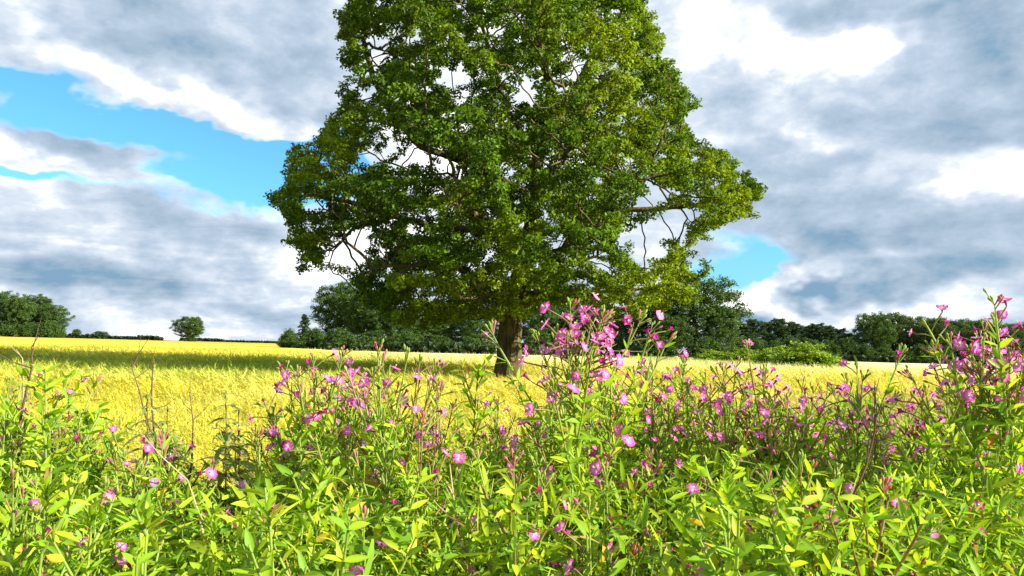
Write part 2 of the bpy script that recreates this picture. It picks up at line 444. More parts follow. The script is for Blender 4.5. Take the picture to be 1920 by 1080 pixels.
def build_oak():
    r = np.random.default_rng(11)
    out = [(640, -40), (655, 0), (638, 45), (650, 60), (636, 68), (650, 100), (645, 125), (617, 130), (620, 165), (645, 195), (612, 225), (606, 258), (570, 268),
           (551, 300), (546, 330), (516, 355), (510, 375), (532, 400), (560, 430), (545, 460), (570, 488), (575, 515), (600, 510), (612, 468), (640, 436), (668, 424),
           (700, 420), (712, 448), (684, 458), (642, 488), (652, 512), (668, 522), (680, 560), (700, 588), (730, 600), (762, 622), (800, 618), (870, 606),
           (925, 604), (985, 600), (1010, 575), (1060, 580), (1110, 585), (1160, 580), (1185, 592), (1220, 582), (1262, 574), (1292, 560), (1305, 545), (1290, 520),
           (1305, 490), (1290, 462), (1250, 452), (1235, 436), (1262, 430), (1290, 440), (1312, 456), (1340, 455), (1336, 432), (1365, 425), (1387, 405), (1415, 385),
           (1405, 360), (1390, 330), (1370, 300), (1345, 292), (1340, 265), (1310, 270), (1288, 248), (1284, 238), (1302, 200), (1295, 180), (1272, 165), (1256, 120),
           (1235, 108), (1238, 70), (1215, 40), (1208, 0), (1190, -50), (1130, -110), (1040, -160), (940, -175), (850, -160), (770, -120), (700, -70)]
    O = np.array(out, float)

    def inside(p):
        x, y = p[:, 0], p[:, 1]; c = np.zeros(len(p), bool); j = len(O) - 1
        for i in range(len(O)):
            xi, yi = O[i]; xj, yj = O[j]
            k = ((yi > y) != (yj > y)) & (x < (xj - xi) * (y - yi) / (yj - yi + 1e-9) + xi); c ^= k; j = i
        return c

    def edge(p):
        d = np.full(len(p), 1e9)
        for i in range(len(O)):
            a = O[i]; b = O[(i + 1) % len(O)]; ab = b - a
            t = np.clip(((p - a) @ ab) / (ab @ ab), 0, 1); d = np.minimum(d, np.linalg.norm(p - a - t[:, None] * ab, axis=1))
        return d
    holes = [(1302, 228, 20), (1352, 276, 14), (1275, 140, 12), (602, 212, 14), (556, 258, 12), (632, 92, 10), (1330, 455, 12), (1232, 470, 12), (640, 150, 20), (690, 140, 14), (830, 130, 12), (1210, 300, 14), (850, 250, 12), (940, 250, 12), (600, 400, 12), (1250, 370, 12), (1180, 460, 14), (1030, 430, 12), (1080, 480, 12), (655, 150, 15), (655, 476, 38), (790, 428, 20), (745, 300, 22), (1075, 118, 16), (1050, 150, 13), (1235, 425, 26), (1165, 235, 8), (915, 470, 12),
             (690, 455, 18), (1155, 565, 12), (720, 310, 13), (1010, 175, 14), (1100, 335, 12), (880, 190, 10), (1290, 410, 14), (960, 330, 10), (775, 65, 12), (700, 200, 10),
             (905, 60, 10), (1190, 380, 12), (1100, 520, 13), (860, 300, 10)]
    # foliage lobes: billows of radius ~0.7-1.2 m filling the outline, depth follows the outline's thickness
    lobes = []; tries = 0
    holes += [(r.uniform(690, 1100), r.uniform(20, 520), r.uniform(9, 17)) for _ in range(11)]
    cand = np.stack([r.uniform(500, 1425, 60000), r.uniform(-180, 630, 60000)], 1)
    cand = cand[inside(cand)]; ed = edge(cand)
    for (cx, cy), e in zip(cand, ed):
        R = min(.90 + .60 * r.random(), .40 + e / 75)
        if e < R * 24: 
            R = max(.26, e / 46)
            if e < 9: continue
        if any((cx - hx) ** 2 + (cy - hy) ** 2 < (hr + R * 34) ** 2 * .62 for hx, hy, hr in holes): continue
        half = min(8.2, .35 + 8.2 * math.sqrt(max(0, 1 - (1 - min(e / 210, 1)) ** 2)))
        # lower limbs reach forward less
        dep = r.uniform(-1, 1)
        dep = math.copysign(abs(dep) ** .55, dep) * half
        Y = OAK_Y + dep
        p = at(cx, cy, OAK_Y); k = np.array([p[0], Y, p[2]])
        # keep the picture position while the lobe moves in depth
        k[0] = p[0] * Y / OAK_Y; k[2] = CAMZ + (p[2] - CAMZ) * Y / OAK_Y
        a_ = np.array([math.sin(SUN_AZ), math.cos(SUN_AZ)]); rel = k[:2] - np.array([-.15, OAK_Y]); al = rel @ a_; pe = rel @ np.array([-a_[1], a_[0]])
        if al > .8 and abs(pe) < .5 + R and k[2] - R * .4 < 2.5 + al * math.tan(SUN_EL):      # low sun reaches the bole under the boughs here
            sh = (.6 + R) * 1.9 * (1 if pe > 0 else -1); Y2 = k[1] + sh; k = np.array([k[0] * Y2 / k[1], Y2, CAMZ + (k[2] - CAMZ) * Y2 / k[1]])
        if k[2] < 1.95: continue
        ok = True
        for q, Q in lobes:
            if ((q - k) ** 2 * np.array([1, 1, 3.0])).sum() < ((R + Q) * .76) ** 2: ok = False; break
        if ok: lobes.append((k, R))
        if len(lobes) > 900: break
    for cx, cy, dy in [(1015, 550, 2.5), (1050, 560, 3.5), (1085, 548, 4), (1110, 562, 5), (1150, 560, 4), (1180, 566, 5), (1000, 556, 4)]:
        p = at(cx, cy, OAK_Y); lobes.append((np.array([p[0] * (OAK_Y + dy) / OAK_Y, OAK_Y + dy, CAMZ + (p[2] - CAMZ) * (OAK_Y + dy) / OAK_Y]), .55))
    for _ in range(130):      # sprigs standing out of the outline
        i = r.integers(len(O)); A0, B0 = O[i], O[(i + 1) % len(O)]; t = r.random(); c0 = A0 + (B0 - A0) * t; nrm = np.array([(B0 - A0)[1], -(B0 - A0)[0]]); nrm = nrm / np.linalg.norm(nrm)
        c1 = c0 + nrm * r.uniform(-6, 13) * (1 if not inside((c0 + nrm * 3)[None])[0] else -1)
        if c1[1] > 575 or any(math.hypot(c1[0] - hx, c1[1] - hy) < hr + 12 for hx, hy, hr in holes): continue
        p = at(c1[0], c1[1], OAK_Y); lobes.append((np.array([p[0], OAK_Y + r.uniform(-.8, .8), p[2]]), .22))
    att = []
    for k, R in lobes:
        m = int(7 + 16 * R * R)
        d = unit(r.normal(0, 1, (m, 3)) + np.array([0, 0, .35])); att.append(k + d * np.array([1, 1, .42]) * R * (.55 + .45 * r.random((m, 1))))
    att = np.concatenate(att)
    print('oak lobes', len(lobes), 'att', len(att))
    bz = gz(-.15, OAK_Y)
    b = at(953, 700, OAK_Y); X0 = b[0]
    q = lambda px, py, dy=0: (lambda p: (p[0] * (OAK_Y + dy) / OAK_Y, OAK_Y + dy, CAMZ + (p[2] - CAMZ) * (OAK_Y + dy) / OAK_Y))(at(px, py, OAK_Y))
    guides = [[(X0, OAK_Y, bz - .25), (X0, OAK_Y, bz + .5), q(955, 660), q(958, 590), q(975, 520), q(992, 450), q(1003, 370, -.4), q(1008, 300, -.4), q(1035, 225, -.3), q(1028, 150, 0), q(1010, 80, 0), q(990, 0), q(970, -90)],
              [q(958, 590), q(1005, 545, -.5), q(1035, 495, -1.0), q(1070, 440, -1.6), q(1130, 390, -2.2), q(1190, 340, -2.8)],
              [q(1000, 555, -.4), q(1080, 545, -1.2), q(1160, 548, -1.8), q(1240, 535, -2.3)],
              [q(992, 450), q(1060, 420, .8), q(1140, 395, 1.0), q(1220, 392, 1.0), q(1300, 385, .8), q(1370, 375, .6)],
              [q(1008, 300, -.4), q(985, 262, -.8), q(945, 195, -1.2), q(925, 120, -1.6), q(900, 40, -1.6)],
              [q(1008, 290, -.4), q(1060, 200, 1), q(1110, 110, 1.4), q(1160, 40, 1.6)],
              [q(1003, 370, -.3), q(930, 330, -.8), q(860, 300, -1.2), q(790, 275, -1.6), q(740, 220, -1.6), q(700, 150, -1.4), q(680, 70, -1.2)],
              [q(985, 470), q(900, 430, .2), q(820, 425, .6), q(740, 405, .8), q(660, 430, .6), q(625, 470, .5)],
              [q(740, 405, .8), q(660, 380, .3), q(590, 365, .2), q(535, 370, .1)],
              [q(965, 560), q(900, 520, -1.5), q(830, 490, -3), q(760, 500, -4), q(700, 500, -4.5)],
              [q(962, 575), q(930, 560, -2), q(900, 555, -4), q(860, 560, -6)],
              [q(970, 540), q(1000, 520, 2.5), q(1060, 500, 5), q(1120, 480, 6.5)],
              [q(975, 520), q(960, 470, 2.5), q(900, 400, 5), q(850, 330, 6)],
              [q(992, 440), q(1000, 360, -2.5), q(1040, 320, -4.5), q(1080, 260, -5.5)],
              [q(980, 480), q(940, 420, -2.5), q(890, 400, -4.5), q(850, 380, -6)],
              [q(985, 500), q(1040, 470, -2.8), q(1090, 450, -5)]]
    P, par = grow(att, guides, .30, .42, 70, 5)
    kids, R = skeleton(P, par, .012, 2.65, .40)
    tips = np.array([i for i in range(len(P)) if R[i] < .020])
    print('oak nodes', len(P), 'twigs', len(tips))
    root = empty('oak_tree', (X0, OAK_Y, bz))
    tag(root, 'large spreading oak with a short stout trunk standing alone in the yellow barley', 'tree')
    off = np.array([X0, OAK_Y, bz])
    # trunk: main chain until the fork, flared at the ground
    bark = np.array([.1, .1, .1]); P = P - off
    main = chains(P, kids, R, 0)[0]
    tr = Acc()
    zz = P[main][:, 2]; rr = R[main].copy(); rr = np.maximum(rr, 0) ; fl = np.exp(-np.clip(zz, -.3, None) / .55) * .16; rr = np.where(zz < 2.6, .50 - .03 * np.clip(zz, 0, 2.5), rr) + fl
    pm = P[main]; m = len(pm)
    # resample finely and flute the bole
    tt = np.linspace(0, m - 1, m * 3); pts = np.stack([np.interp(tt, np.arange(m), pm[:, k]) for k in range(3)], 1); ra = np.interp(tt, np.arange(m), rr)
    K = 28; th = np.arange(K) * 2 * PI / K; T = unit(np.gradient(pts, axis=0)); A = unit(np.cross(T, [0, 1, 0])); B = np.cross(T, A)
    z = pts[:, 2]
    fl = 1 + (.05 + .16 * np.exp(-np.clip(z, 0, None) / .5))[:, None] * (np.sin(th * 5 + .6)[None] * .5 + np.sin(th * 8 + 2 + .4 * z[:, None]) * .35 + np.sin(th * 13 + .7 * z[:, None]) * .2)
    V = pts[:, None] + (A[:, None] * np.cos(th)[None, :, None] + B[:, None] * np.sin(th)[None, :, None]) * (ra[:, None] * fl)[:, :, None]
    n = len(pts); i = np.arange(n - 1)[:, None] * K; j = np.arange(K)[None]
    tr.add(V, np.stack([i + j, i + (j + 1) % K, i + K + (j + 1) % K, i + K + j], -1).reshape(-1, 4), bark)
    ms = set(main); small = tr
    for a in main:
        for k in kids[a]:
            if k in ms: continue
            g = Acc() if R[k] > .055 else small
            for ch in chains(P, kids, R, k):
                rad = R[ch]; pp = P[ch]
                if ch[0] == k: pp = np.concatenate([P[a][None], pp]); rad = np.concatenate([[R[k] * 1.15], rad])
                else: rad = rad.copy(); rad[0] = min(rad[0], rad[1] * 1.3)
                tube(g, pp, rad, bark, 9 if rad.max() > .06 else (5 if rad.max() > .025 else 3))
            if g is not small: obj('limb', g.mesh('limb', M_BARK, True), root)
    obj('trunk', tr.mesh('trunk', M_BARK, True), root)
    # leaves
    cen = P[tips]
    print('leaf centres', len(cen))

    def cf(p, cc, r):
        n = vnoise(p[:, 0] / 1.6 + 20, p[:, 2] / 1.6 + 20, 5) * .6 + vnoise(p[:, 1] / 1.6 + 20, p[:, 2] / 1.1 + 9, 6) * .4
        yel = np.clip((n - .42) * 3, 0, 1)[:, None]
        return cc * (1 - yel) + cc * np.array([2.2, 1.6, .9]) * yel
    nper = max(10, int(460000 / len(cen)))
    LK = np.array([k for k, _ in lobes]) - off; nb = ((cen[:, None] - LK[None]) ** 2).sum(2).argmin(1); ow = unit(cen - LK[nb] + np.array([0, 0, .15]))
    V, F, cc = leaf_cards(cen, nper, .27, .125, (.078, .160, .008), .42, r, .65, .55, cf, ow)
    me = mesh('crown', V, [F], M_OAK, cc); obj('crown', me, root)
    return root


build_oak()


# ---- background trees: a few kinds, each copied with its parts
def tree_kind(kind, seed):
    """unit trees 10 m tall, base at the origin; returns root empty (unlinked from picture until placed)"""
    r = np.random.default_rng(seed); H = 10.0; root = empty('tree', (0, 0, -500))
    if kind == 'broad':
        lobes = []
        for _ in range(4000):
            d = unit(r.normal(0, 1, 3)); rad = r.random() ** .45
            p = np.array([0, 0, 5.6]) + d * rad * np.array([3.9, 3.9, 4.0]) * (1 + .15 * math.sin(seed + 3 * math.atan2(d[1], d[0])))
            R = .7 + .75 * r.random()
            if p[2] < 1.9: continue
            if p[2] + R * .8 > 10: continue
            if all(np.linalg.norm(p - q) > (R + Q) * .58 for q, Q in lobes): lobes.append((p, R))
        att = np.concatenate([k + unit(r.normal(0, 1, (9, 3)) + [0, 0, .4]) * R * np.array([1, 1, .75]) * (.6 + .4 * r.random((9, 1))) for k, R in lobes])
        guides = [[(0, 0, -.3), (0, 0, 1.2), (.1, 0, 2.6), (0, .1, 4.2), (.2, 0, 6), (.1, 0, 8)]]
        P, par = grow(att, guides, .45, .55, 40, seed); kids, R = skeleton(P, par, .02, 2.3, .26)
        tips = np.array([i for i in range(len(P)) if R[i] < .045])
        V, F, cc = leaf_cards(P[tips], max(6, int(26000 / len(tips))), .55, .24, (.054, .106, .018), .5, r, .75, .5)
        obj('crown', mesh('crown', V, [F], M_FAR, cc), root)
        g = Acc()
        for ch in chains(P, kids, R, 0): tube(g, P[ch], R[ch], (.1, .1, .1), 6 if R[ch].max() > .08 else 3)
        obj('trunk', g.mesh('trunk', M_BARK2, True), root)
    elif kind in ('pine', 'spruce'):
        g = Acc(); tube(g, [(0, 0, -.3), (0.05, 0, 3), (0, .05, 7), (0, 0, 9.9)], [.17, .13, .07, .02], (.1, .1, .1), 7)
        cen = []; n = 60 if kind == 'spruce' else 50
        for i in range(n):
            t = i / n; z = (1.2 if kind == 'spruce' else 2.2) + t * (8.6 if kind == 'spruce' else 7.6)
            L = (2.5 * (1 - t) ** .8 + .25) if kind == 'spruce' else (2.6 * math.sqrt(max(.05, 1 - ((t - .35) / .68) ** 2)) + .2)
            L *= .65 + .5 * r.random(); a = i * 2.4 + r.random(); e = np.array([math.cos(a), math.sin(a), 0])
            pts = [np.array([0, 0, z]) + e * L * s + np.array([0, 0, (.25 if kind == 'pine' else -.1) * L * s]) + r.normal(0, .04, 3) for s in (0, .35, .7, 1)]
            tube(g, pts, [.05, .035, .02, .008], (.1, .1, .1), 3)
            for s in np.linspace(.2, 1, 7): cen.append(np.array([0, 0, z]) + e * L * s + np.array([0, 0, (.25 if kind == 'pine' else -.1) * L * s]) + r.normal(0, .18, 3))
        V, F, cc = leaf_cards(np.array(cen), 42 if kind == 'spruce' else 70, .34 if kind == 'spruce' else .55, .22, (.032, .066, .020), .4, r, .5, .7)
        obj('crown', mesh('crown', V, [F], M_FAR, cc), root); obj('trunk', g.mesh('trunk', M_BARK2, True), root)
    else:      # bush, 10 units tall as well so one scale rule fits all; foliage to the ground
        g = Acc(); cen = []
        for i in range(70):
            a = r.random() * 2 * PI; rr = r.random() ** .6; e = np.array([math.cos(a), math.sin(a), 0])
            z = 8.8 * (1 - rr ** 2 * .8) * (.65 + .35 * r.random()); tip = e * 6.2 * rr + np.array([0, 0, z])
            pts = [e * .5 * rr + np.array([0, 0, -.3]), e * 2.5 * rr + np.array([0, 0, z * .45]), tip]
            tube(g, pts, [.16, .09, .03], (.1, .1, .1), 3)
            for s in (.35, .55, .7, .85, 1.0):
                b = (1 - s) * np.array(pts[0]) + s * tip; 
                for _ in range(4): cen.append(b + r.normal(0, .75, 3) * [1.2, 1.2, .8])
        cen = np.array(cen); cen[:, 2] = np.clip(cen[:, 2], .2, 9.6)
        V, F, cc = leaf_cards(cen, 20, 1.0, .55, (.20, .31, .022) if kind == 'bush' else (.052, .104, .018), .4, r, .8, .7)
        obj('crown', mesh('crown', V, [F], M_FAR, cc), root); obj('stems', g.mesh('stems', M_BARK2, True), root)
    return root


KINDS = {}; BOX = {}
for kd, ns in (('broad', 5), ('pine', 2), ('spruce', 1), ('bush', 2), ('darkbush', 2)):
    KINDS[kd] = [tree_kind(kd, 31 + 7 * i + len(kd)) for i in range(ns)]
fresh = {id(o) for v in KINDS.values() for o in v}


def place(kind, px, top, wpx, Y, label, name='tree', cat='tree', group=None, var=None, rz=None):
    """stand a tree at depth Y so that it is wpx wide and its top reaches the row top"""
    proto = KINDS[kind][(var if var is not None else random.randrange(99)) % len(KINDS[kind])]
    if id(proto) in fresh: fresh.discard(id(proto)); o = proto
    else: o = copy_tree(proto)
    o.name = name
    u, v = ray(px, top); X = u * Y; z0 = gz(X, Y); H = CAMZ + v * Y - z0
    o.location = (X, Y, z0 - .1); o.rotation_euler.z = random.random() * 6.28 if rz is None else rz
    cr = [c for c in o.children if c.name.startswith('crown')][0].data; k = cr.name
    if k not in BOX:
        v = np.empty(len(cr.vertices) * 3, np.float32); cr.vertices.foreach_get('co', v); v = v.reshape(-1, 3)
        BOX[k] = (np.percentile(np.abs(v[:, :2]).max(1), 97) * 2, np.percentile(v[:, 2], 99.7))
    bw, bh = BOX[k]; w = wpx / FPX * Y; o.scale = (w / bw, w / bw, (H + .1) / bh)
    for k in ('label', 'category', 'group', 'kind'):
        if k in o: del o[k]
    return tag(o, label, cat, group)


random.seed(4)
# far left copse on the rise
G1 = 'broadleaved trees of the copse at the left edge of the field'
for px, top, w, Y, lab in [(-95, 548, 90, 315, None), (-48, 543, 80, 300, None), (8, 547, 66, 300, 'dark copse tree cut by the left edge of the picture'), (38, 556, 58, 292, 'second tree of the left copse, beside the one the picture edge cuts'),
                           (70, 553, 62, 302, 'tallest rounded tree in the middle of the left copse'), (100, 573, 56, 296, 'last and lowest tree at the open end of the left copse')]:
    place('broad', px, top, w, Y, lab or 'dark copse tree beyond the left edge of the picture', group=G1)
place('darkbush', 18, 602, 46, 288, 'dark bush under the copse at the left edge', 'bush', 'bush')
place('darkbush', 58, 606, 50, 286, 'dark undergrowth bush beneath the middle of the left copse', 'bush', 'bush')
place('darkbush', 98, 604, 40, 286, 'dark undergrowth bush under the end of the left copse', 'bush', 'bush')
place('broad', 357, 594, 56, 290, 'small dark lone tree on the field horizon left of the oak', 'tree')
place('darkbush', 357, 630, 20, 288, 'low scrub at the foot of the small lone horizon tree', 'bush', 'bush')
place('broad', 144, 617, 15, 330, 'tiny distant tree just right of the left copse', 'tree')
place('broad', 188, 621, 26, 330, 'tiny rounded distant tree between the left copse and the lone tree', 'tree')

# central wood behind the oak
G2 = 'trees of the wood behind the oak'
for kd, px, top, w, Y, lab in [
        ('spruce', 572, 590, 34, 150, 'small dark pointed conifer at the left end of the central wood'),
        ('broad', 640, 530, 92, 140, 'tall dark tree at the left end of the wood behind the oak'),
        ('broad', 690, 545, 90, 134, 'dark tree in the central wood right of its tall end tree'),
        ('broad', 735, 575, 90, 130, 'dark wood tree below the low left boughs of the oak'),
        ('broad', 790, 590, 90, 134, 'dark wood tree midway between the tall end tree and the oak trunk'),
        ('broad', 845, 585, 90, 137, 'dark wood tree second to the left of the oak trunk'),
        ('broad', 900, 590, 80, 132, 'dark wood tree just left of the oak trunk'),
        ('broad', 1010, 566, 100, 134, 'shaded wood tree just right of the oak trunk'),
        ('broad', 1065, 560, 96, 138, 'shaded wood tree behind the tallest pink willowherb'),
        ('broad', 1125, 575, 96, 130, 'lower wood tree right of the tallest pink willowherb'),
        ('broad', 1205, 560, 120, 122, 'broad dark tree beneath the low right boughs of the oak'),
        ('broad', 1300, 518, 165, 118, 'largest rounded tree of the wood, right of the oak crown'),
        ('broad', 1258, 590, 70, 112, 'lower leafy tree against the foot of the largest rounded wood tree'),
        ('broad', 1350, 580, 60, 114, 'small tree on the right shoulder of the largest rounded wood tree')]:
    place(kd, px, top, w, Y, lab, group=G2 if kd == 'broad' else None)
for kd, px, top, w, Y, lab in [
        ('darkbush', 543, 618, 36, 128, 'rounded bush at the left tip of the central wood'), ('darkbush', 590, 618, 58, 124, 'rounded green bush below the pointed conifer'),
        ('darkbush', 640, 618, 66, 120, 'dark bush at the foot of the tall end tree of the wood'), ('darkbush', 700, 622, 70, 122, 'dark bush second from the tall end tree of the wood'),
        ('darkbush', 760, 624, 70, 120, 'dark bush on the field edge midway to the oak trunk'), ('darkbush', 820, 630, 66, 120, 'low dark bush on the field edge left of the oak trunk'),
        ('darkbush', 885, 634, 66, 118, 'low dark bush nearest the left side of the oak trunk'), ('darkbush', 1010, 622, 66, 120, 'dark bush nearest the right side of the oak trunk'),
        ('darkbush', 1080, 622, 80, 120, 'dark bush behind the wooden rail fence'), ('darkbush', 1150, 625, 70, 118, 'dark bush at the right end of the rail fence'),
        ('darkbush', 1225, 628, 80, 110, 'dark bush below the broad tree beside the oak'), ('darkbush', 1320, 635, 80, 108, 'dark bush at the foot of the largest rounded wood tree')]:
    place(kd, px, top, w, Y, lab, 'bush', 'bush')
# pine plantation
G3 = 'low pines of the plantation on the right'
pl = [(1388, 606, 44), (1412, 599, 42), (1438, 603, 40), (1462, 598, 42), (1486, 604, 40), (1508, 611, 40), (1530, 607, 42), (1552, 611, 38), (1574, 616, 36), (1594, 625, 34)]
for i, (px, top, w) in enumerate(pl):
    place('pine', px, top, w, 185 + 9 * (i % 3), ['low dark pine standing nearest the largest rounded wood tree', 'low dark pine midway along the even plantation row',
          'lowest pine of the plantation, beside the taller right hand trees'][0 if i == 0 else (2 if i == 9 else 1)], 'pine_tree', 'tree', G3)
for i in range(7): place('darkbush', 1385 + i * 34, 634 + 3 * (i % 3), 50, 176, 'dark scrub at the foot of the low pine plantation', 'bush', 'bush', 'scrub below the low pines')
# tall trees on the right
G4 = 'tall trees at the right end of the field'
for i, (px, top, w, lab) in enumerate([(1637, 590, 72, 'first tall tree at the left end of the right hand row'), (1672, 587, 70, 'highest tree of the right hand row, second from its left end'),
                                       (1712, 594, 66, 'third tall tree of the right hand row'), (1752, 596, 66, 'fourth tall tree of the right hand row, thin lower crown'),
                                       (1790, 600, 60, 'tall tree seen left of the tall willowherb stem at right'), (1832, 600, 66, 'tall tree behind the tall willowherb at right'),
                                       (1880, 606, 66, 'tall tree at the right edge behind the willowherb'), (1925, 604, 70, 'tall tree cut by the right picture edge'), (1980, 600, 80, 'tall tree beyond the right picture edge'), (2040, 600, 80, 'tall tree beyond the right picture edge')]):
    place('broad', px, top, w, 178 + 6 * (i % 3), lab, group=G4)
for i in range(12): place('darkbush', 1622 + i * 36, 648 + 4 * (i % 3), 46, 174, 'dark scrub at the foot of the tall right hand trees', 'bush', 'bush', 'scrub below the right hand trees')
# bright bushes in the field at right
place('bush', 1508, 646, 118, 62, 'bright green rounded bush standing in the pale crop at right', 'bush', 'bush', var=0)
place('bush', 1452, 652, 70, 66, 'smaller bright green bush on the left flank of the round field bush', 'bush', 'bush', var=1)
place('bush', 1340, 658, 70, 84, 'low pale green shrub in front of the largest rounded wood tree', 'bush', 'bush', var=1)
place('bush', 1395, 656, 80, 80, 'low pale green shrub between the wood and the round field bush', 'bush', 'bush', var=0)


def hedge(name, pxs, Y, h, label):
    """clipped field hedge following the crest"""
    r = np.random.default_rng(abs(int(pxs[0]))); X0, X1 = ray(pxs[0], 640)[0] * Y, ray(pxs[1], 640)[0] * Y
    n = int(abs(X1 - X0) / .5) + 2; xs = np.linspace(X0, X1, n); cen = []
    for x in xs:
        y = Y + 2 * math.sin(x / 30); z = gz(x, y); hh = h * (.8 + .4 * float(vnoise(np.array([x / 4]), np.array([3.]), 4)[0]))
        for zz in np.arange(.2, hh, .45): cen.append((x + r.normal(0, .2), y + r.normal(0, .35), z + zz))
    cen = np.array(cen); o0 = np.array([(X0 + X1) / 2, Y, gz((X0 + X1) / 2, Y)])
    V, F, cc = leaf_cards(cen - o0, 12, .55, .85, (.028, .052, .016), .3, r)
    o = obj(name, mesh(name, V, [F], M_FAR, cc), None, o0); return tag(o, label, 'hedge')


hedge('hedge', (105, 300), 318, 1.5, 'low dark hedge running from the left copse along the skyline')
hedge('hedge', (335, 415), 322, 1.2, 'short low hedge passing behind the small lone tree')
hedge('hedge', (420, 560), 330, .9, 'thin low hedge on the skyline between the lone tree and the wood')
hedge('hedge', (-200, 108), 290, 1.6, 'dark hedge along the foot of the left copse')
hedge('hedge', (620, 1000), 112, 1.0, 'low green hedge on the field edge before the central wood')
hedge('hedge', (1560, 2100), 170, 1.1, 'low dark hedge at the foot of the tall right hand trees')


def fence():
    Y = 100; X0 = ray(1015, 660)[0] * Y; X1 = ray(1215, 660)[0] * Y; zt = lambda x: gz(x, Y)
    root = empty('wooden_fence', (X0, Y, zt(X0))); tag(root, 'weathered wooden rail fence at the field edge right of the oak trunk', 'fence')
    xs = np.arange(0, X1 - X0, 2.3)
    def box(w, d, h, z0, x0=0):
        a = Acc(); b = np.array([[-w, -d, 0], [w, -d, 0], [w, d, 0], [-w, d, 0], [-w, -d, h], [w, -d, h], [w, d, h], [-w, d, h]]) + [x0, 0, z0]
        a.add(b, [[0, 3, 2, 1], [4, 5, 6, 7], [0, 1, 5, 4], [1, 2, 6, 5], [2, 3, 7, 6], [3, 0, 4, 7]], (.3, .2, .1)); return a
    pm = None
    for x in xs:
        if pm is None: pm = box(.08, .08, 1.35, -.2).mesh('post', M_WOOD)
        obj('post', pm, root, (x, 0, zt(X0 + x) - zt(X0)))
    for h in (1.0,):
        for x in xs[:-1]:
            a = Acc(); z0 = zt(X0 + x) - zt(X0) + h; z1 = zt(X0 + x + 2.3) - zt(X0) + h + random.uniform(-.03, .03)
            tube(a, [(x - .05, -.14, z0), (x + 1.1, -.15, (z0 + z1) / 2 + .01), (x + 2.35, -.14, z1)], .045, (.3, .2, .1), 6)
            obj('rail', a.mesh('rail', M_WOOD), root)


fence()

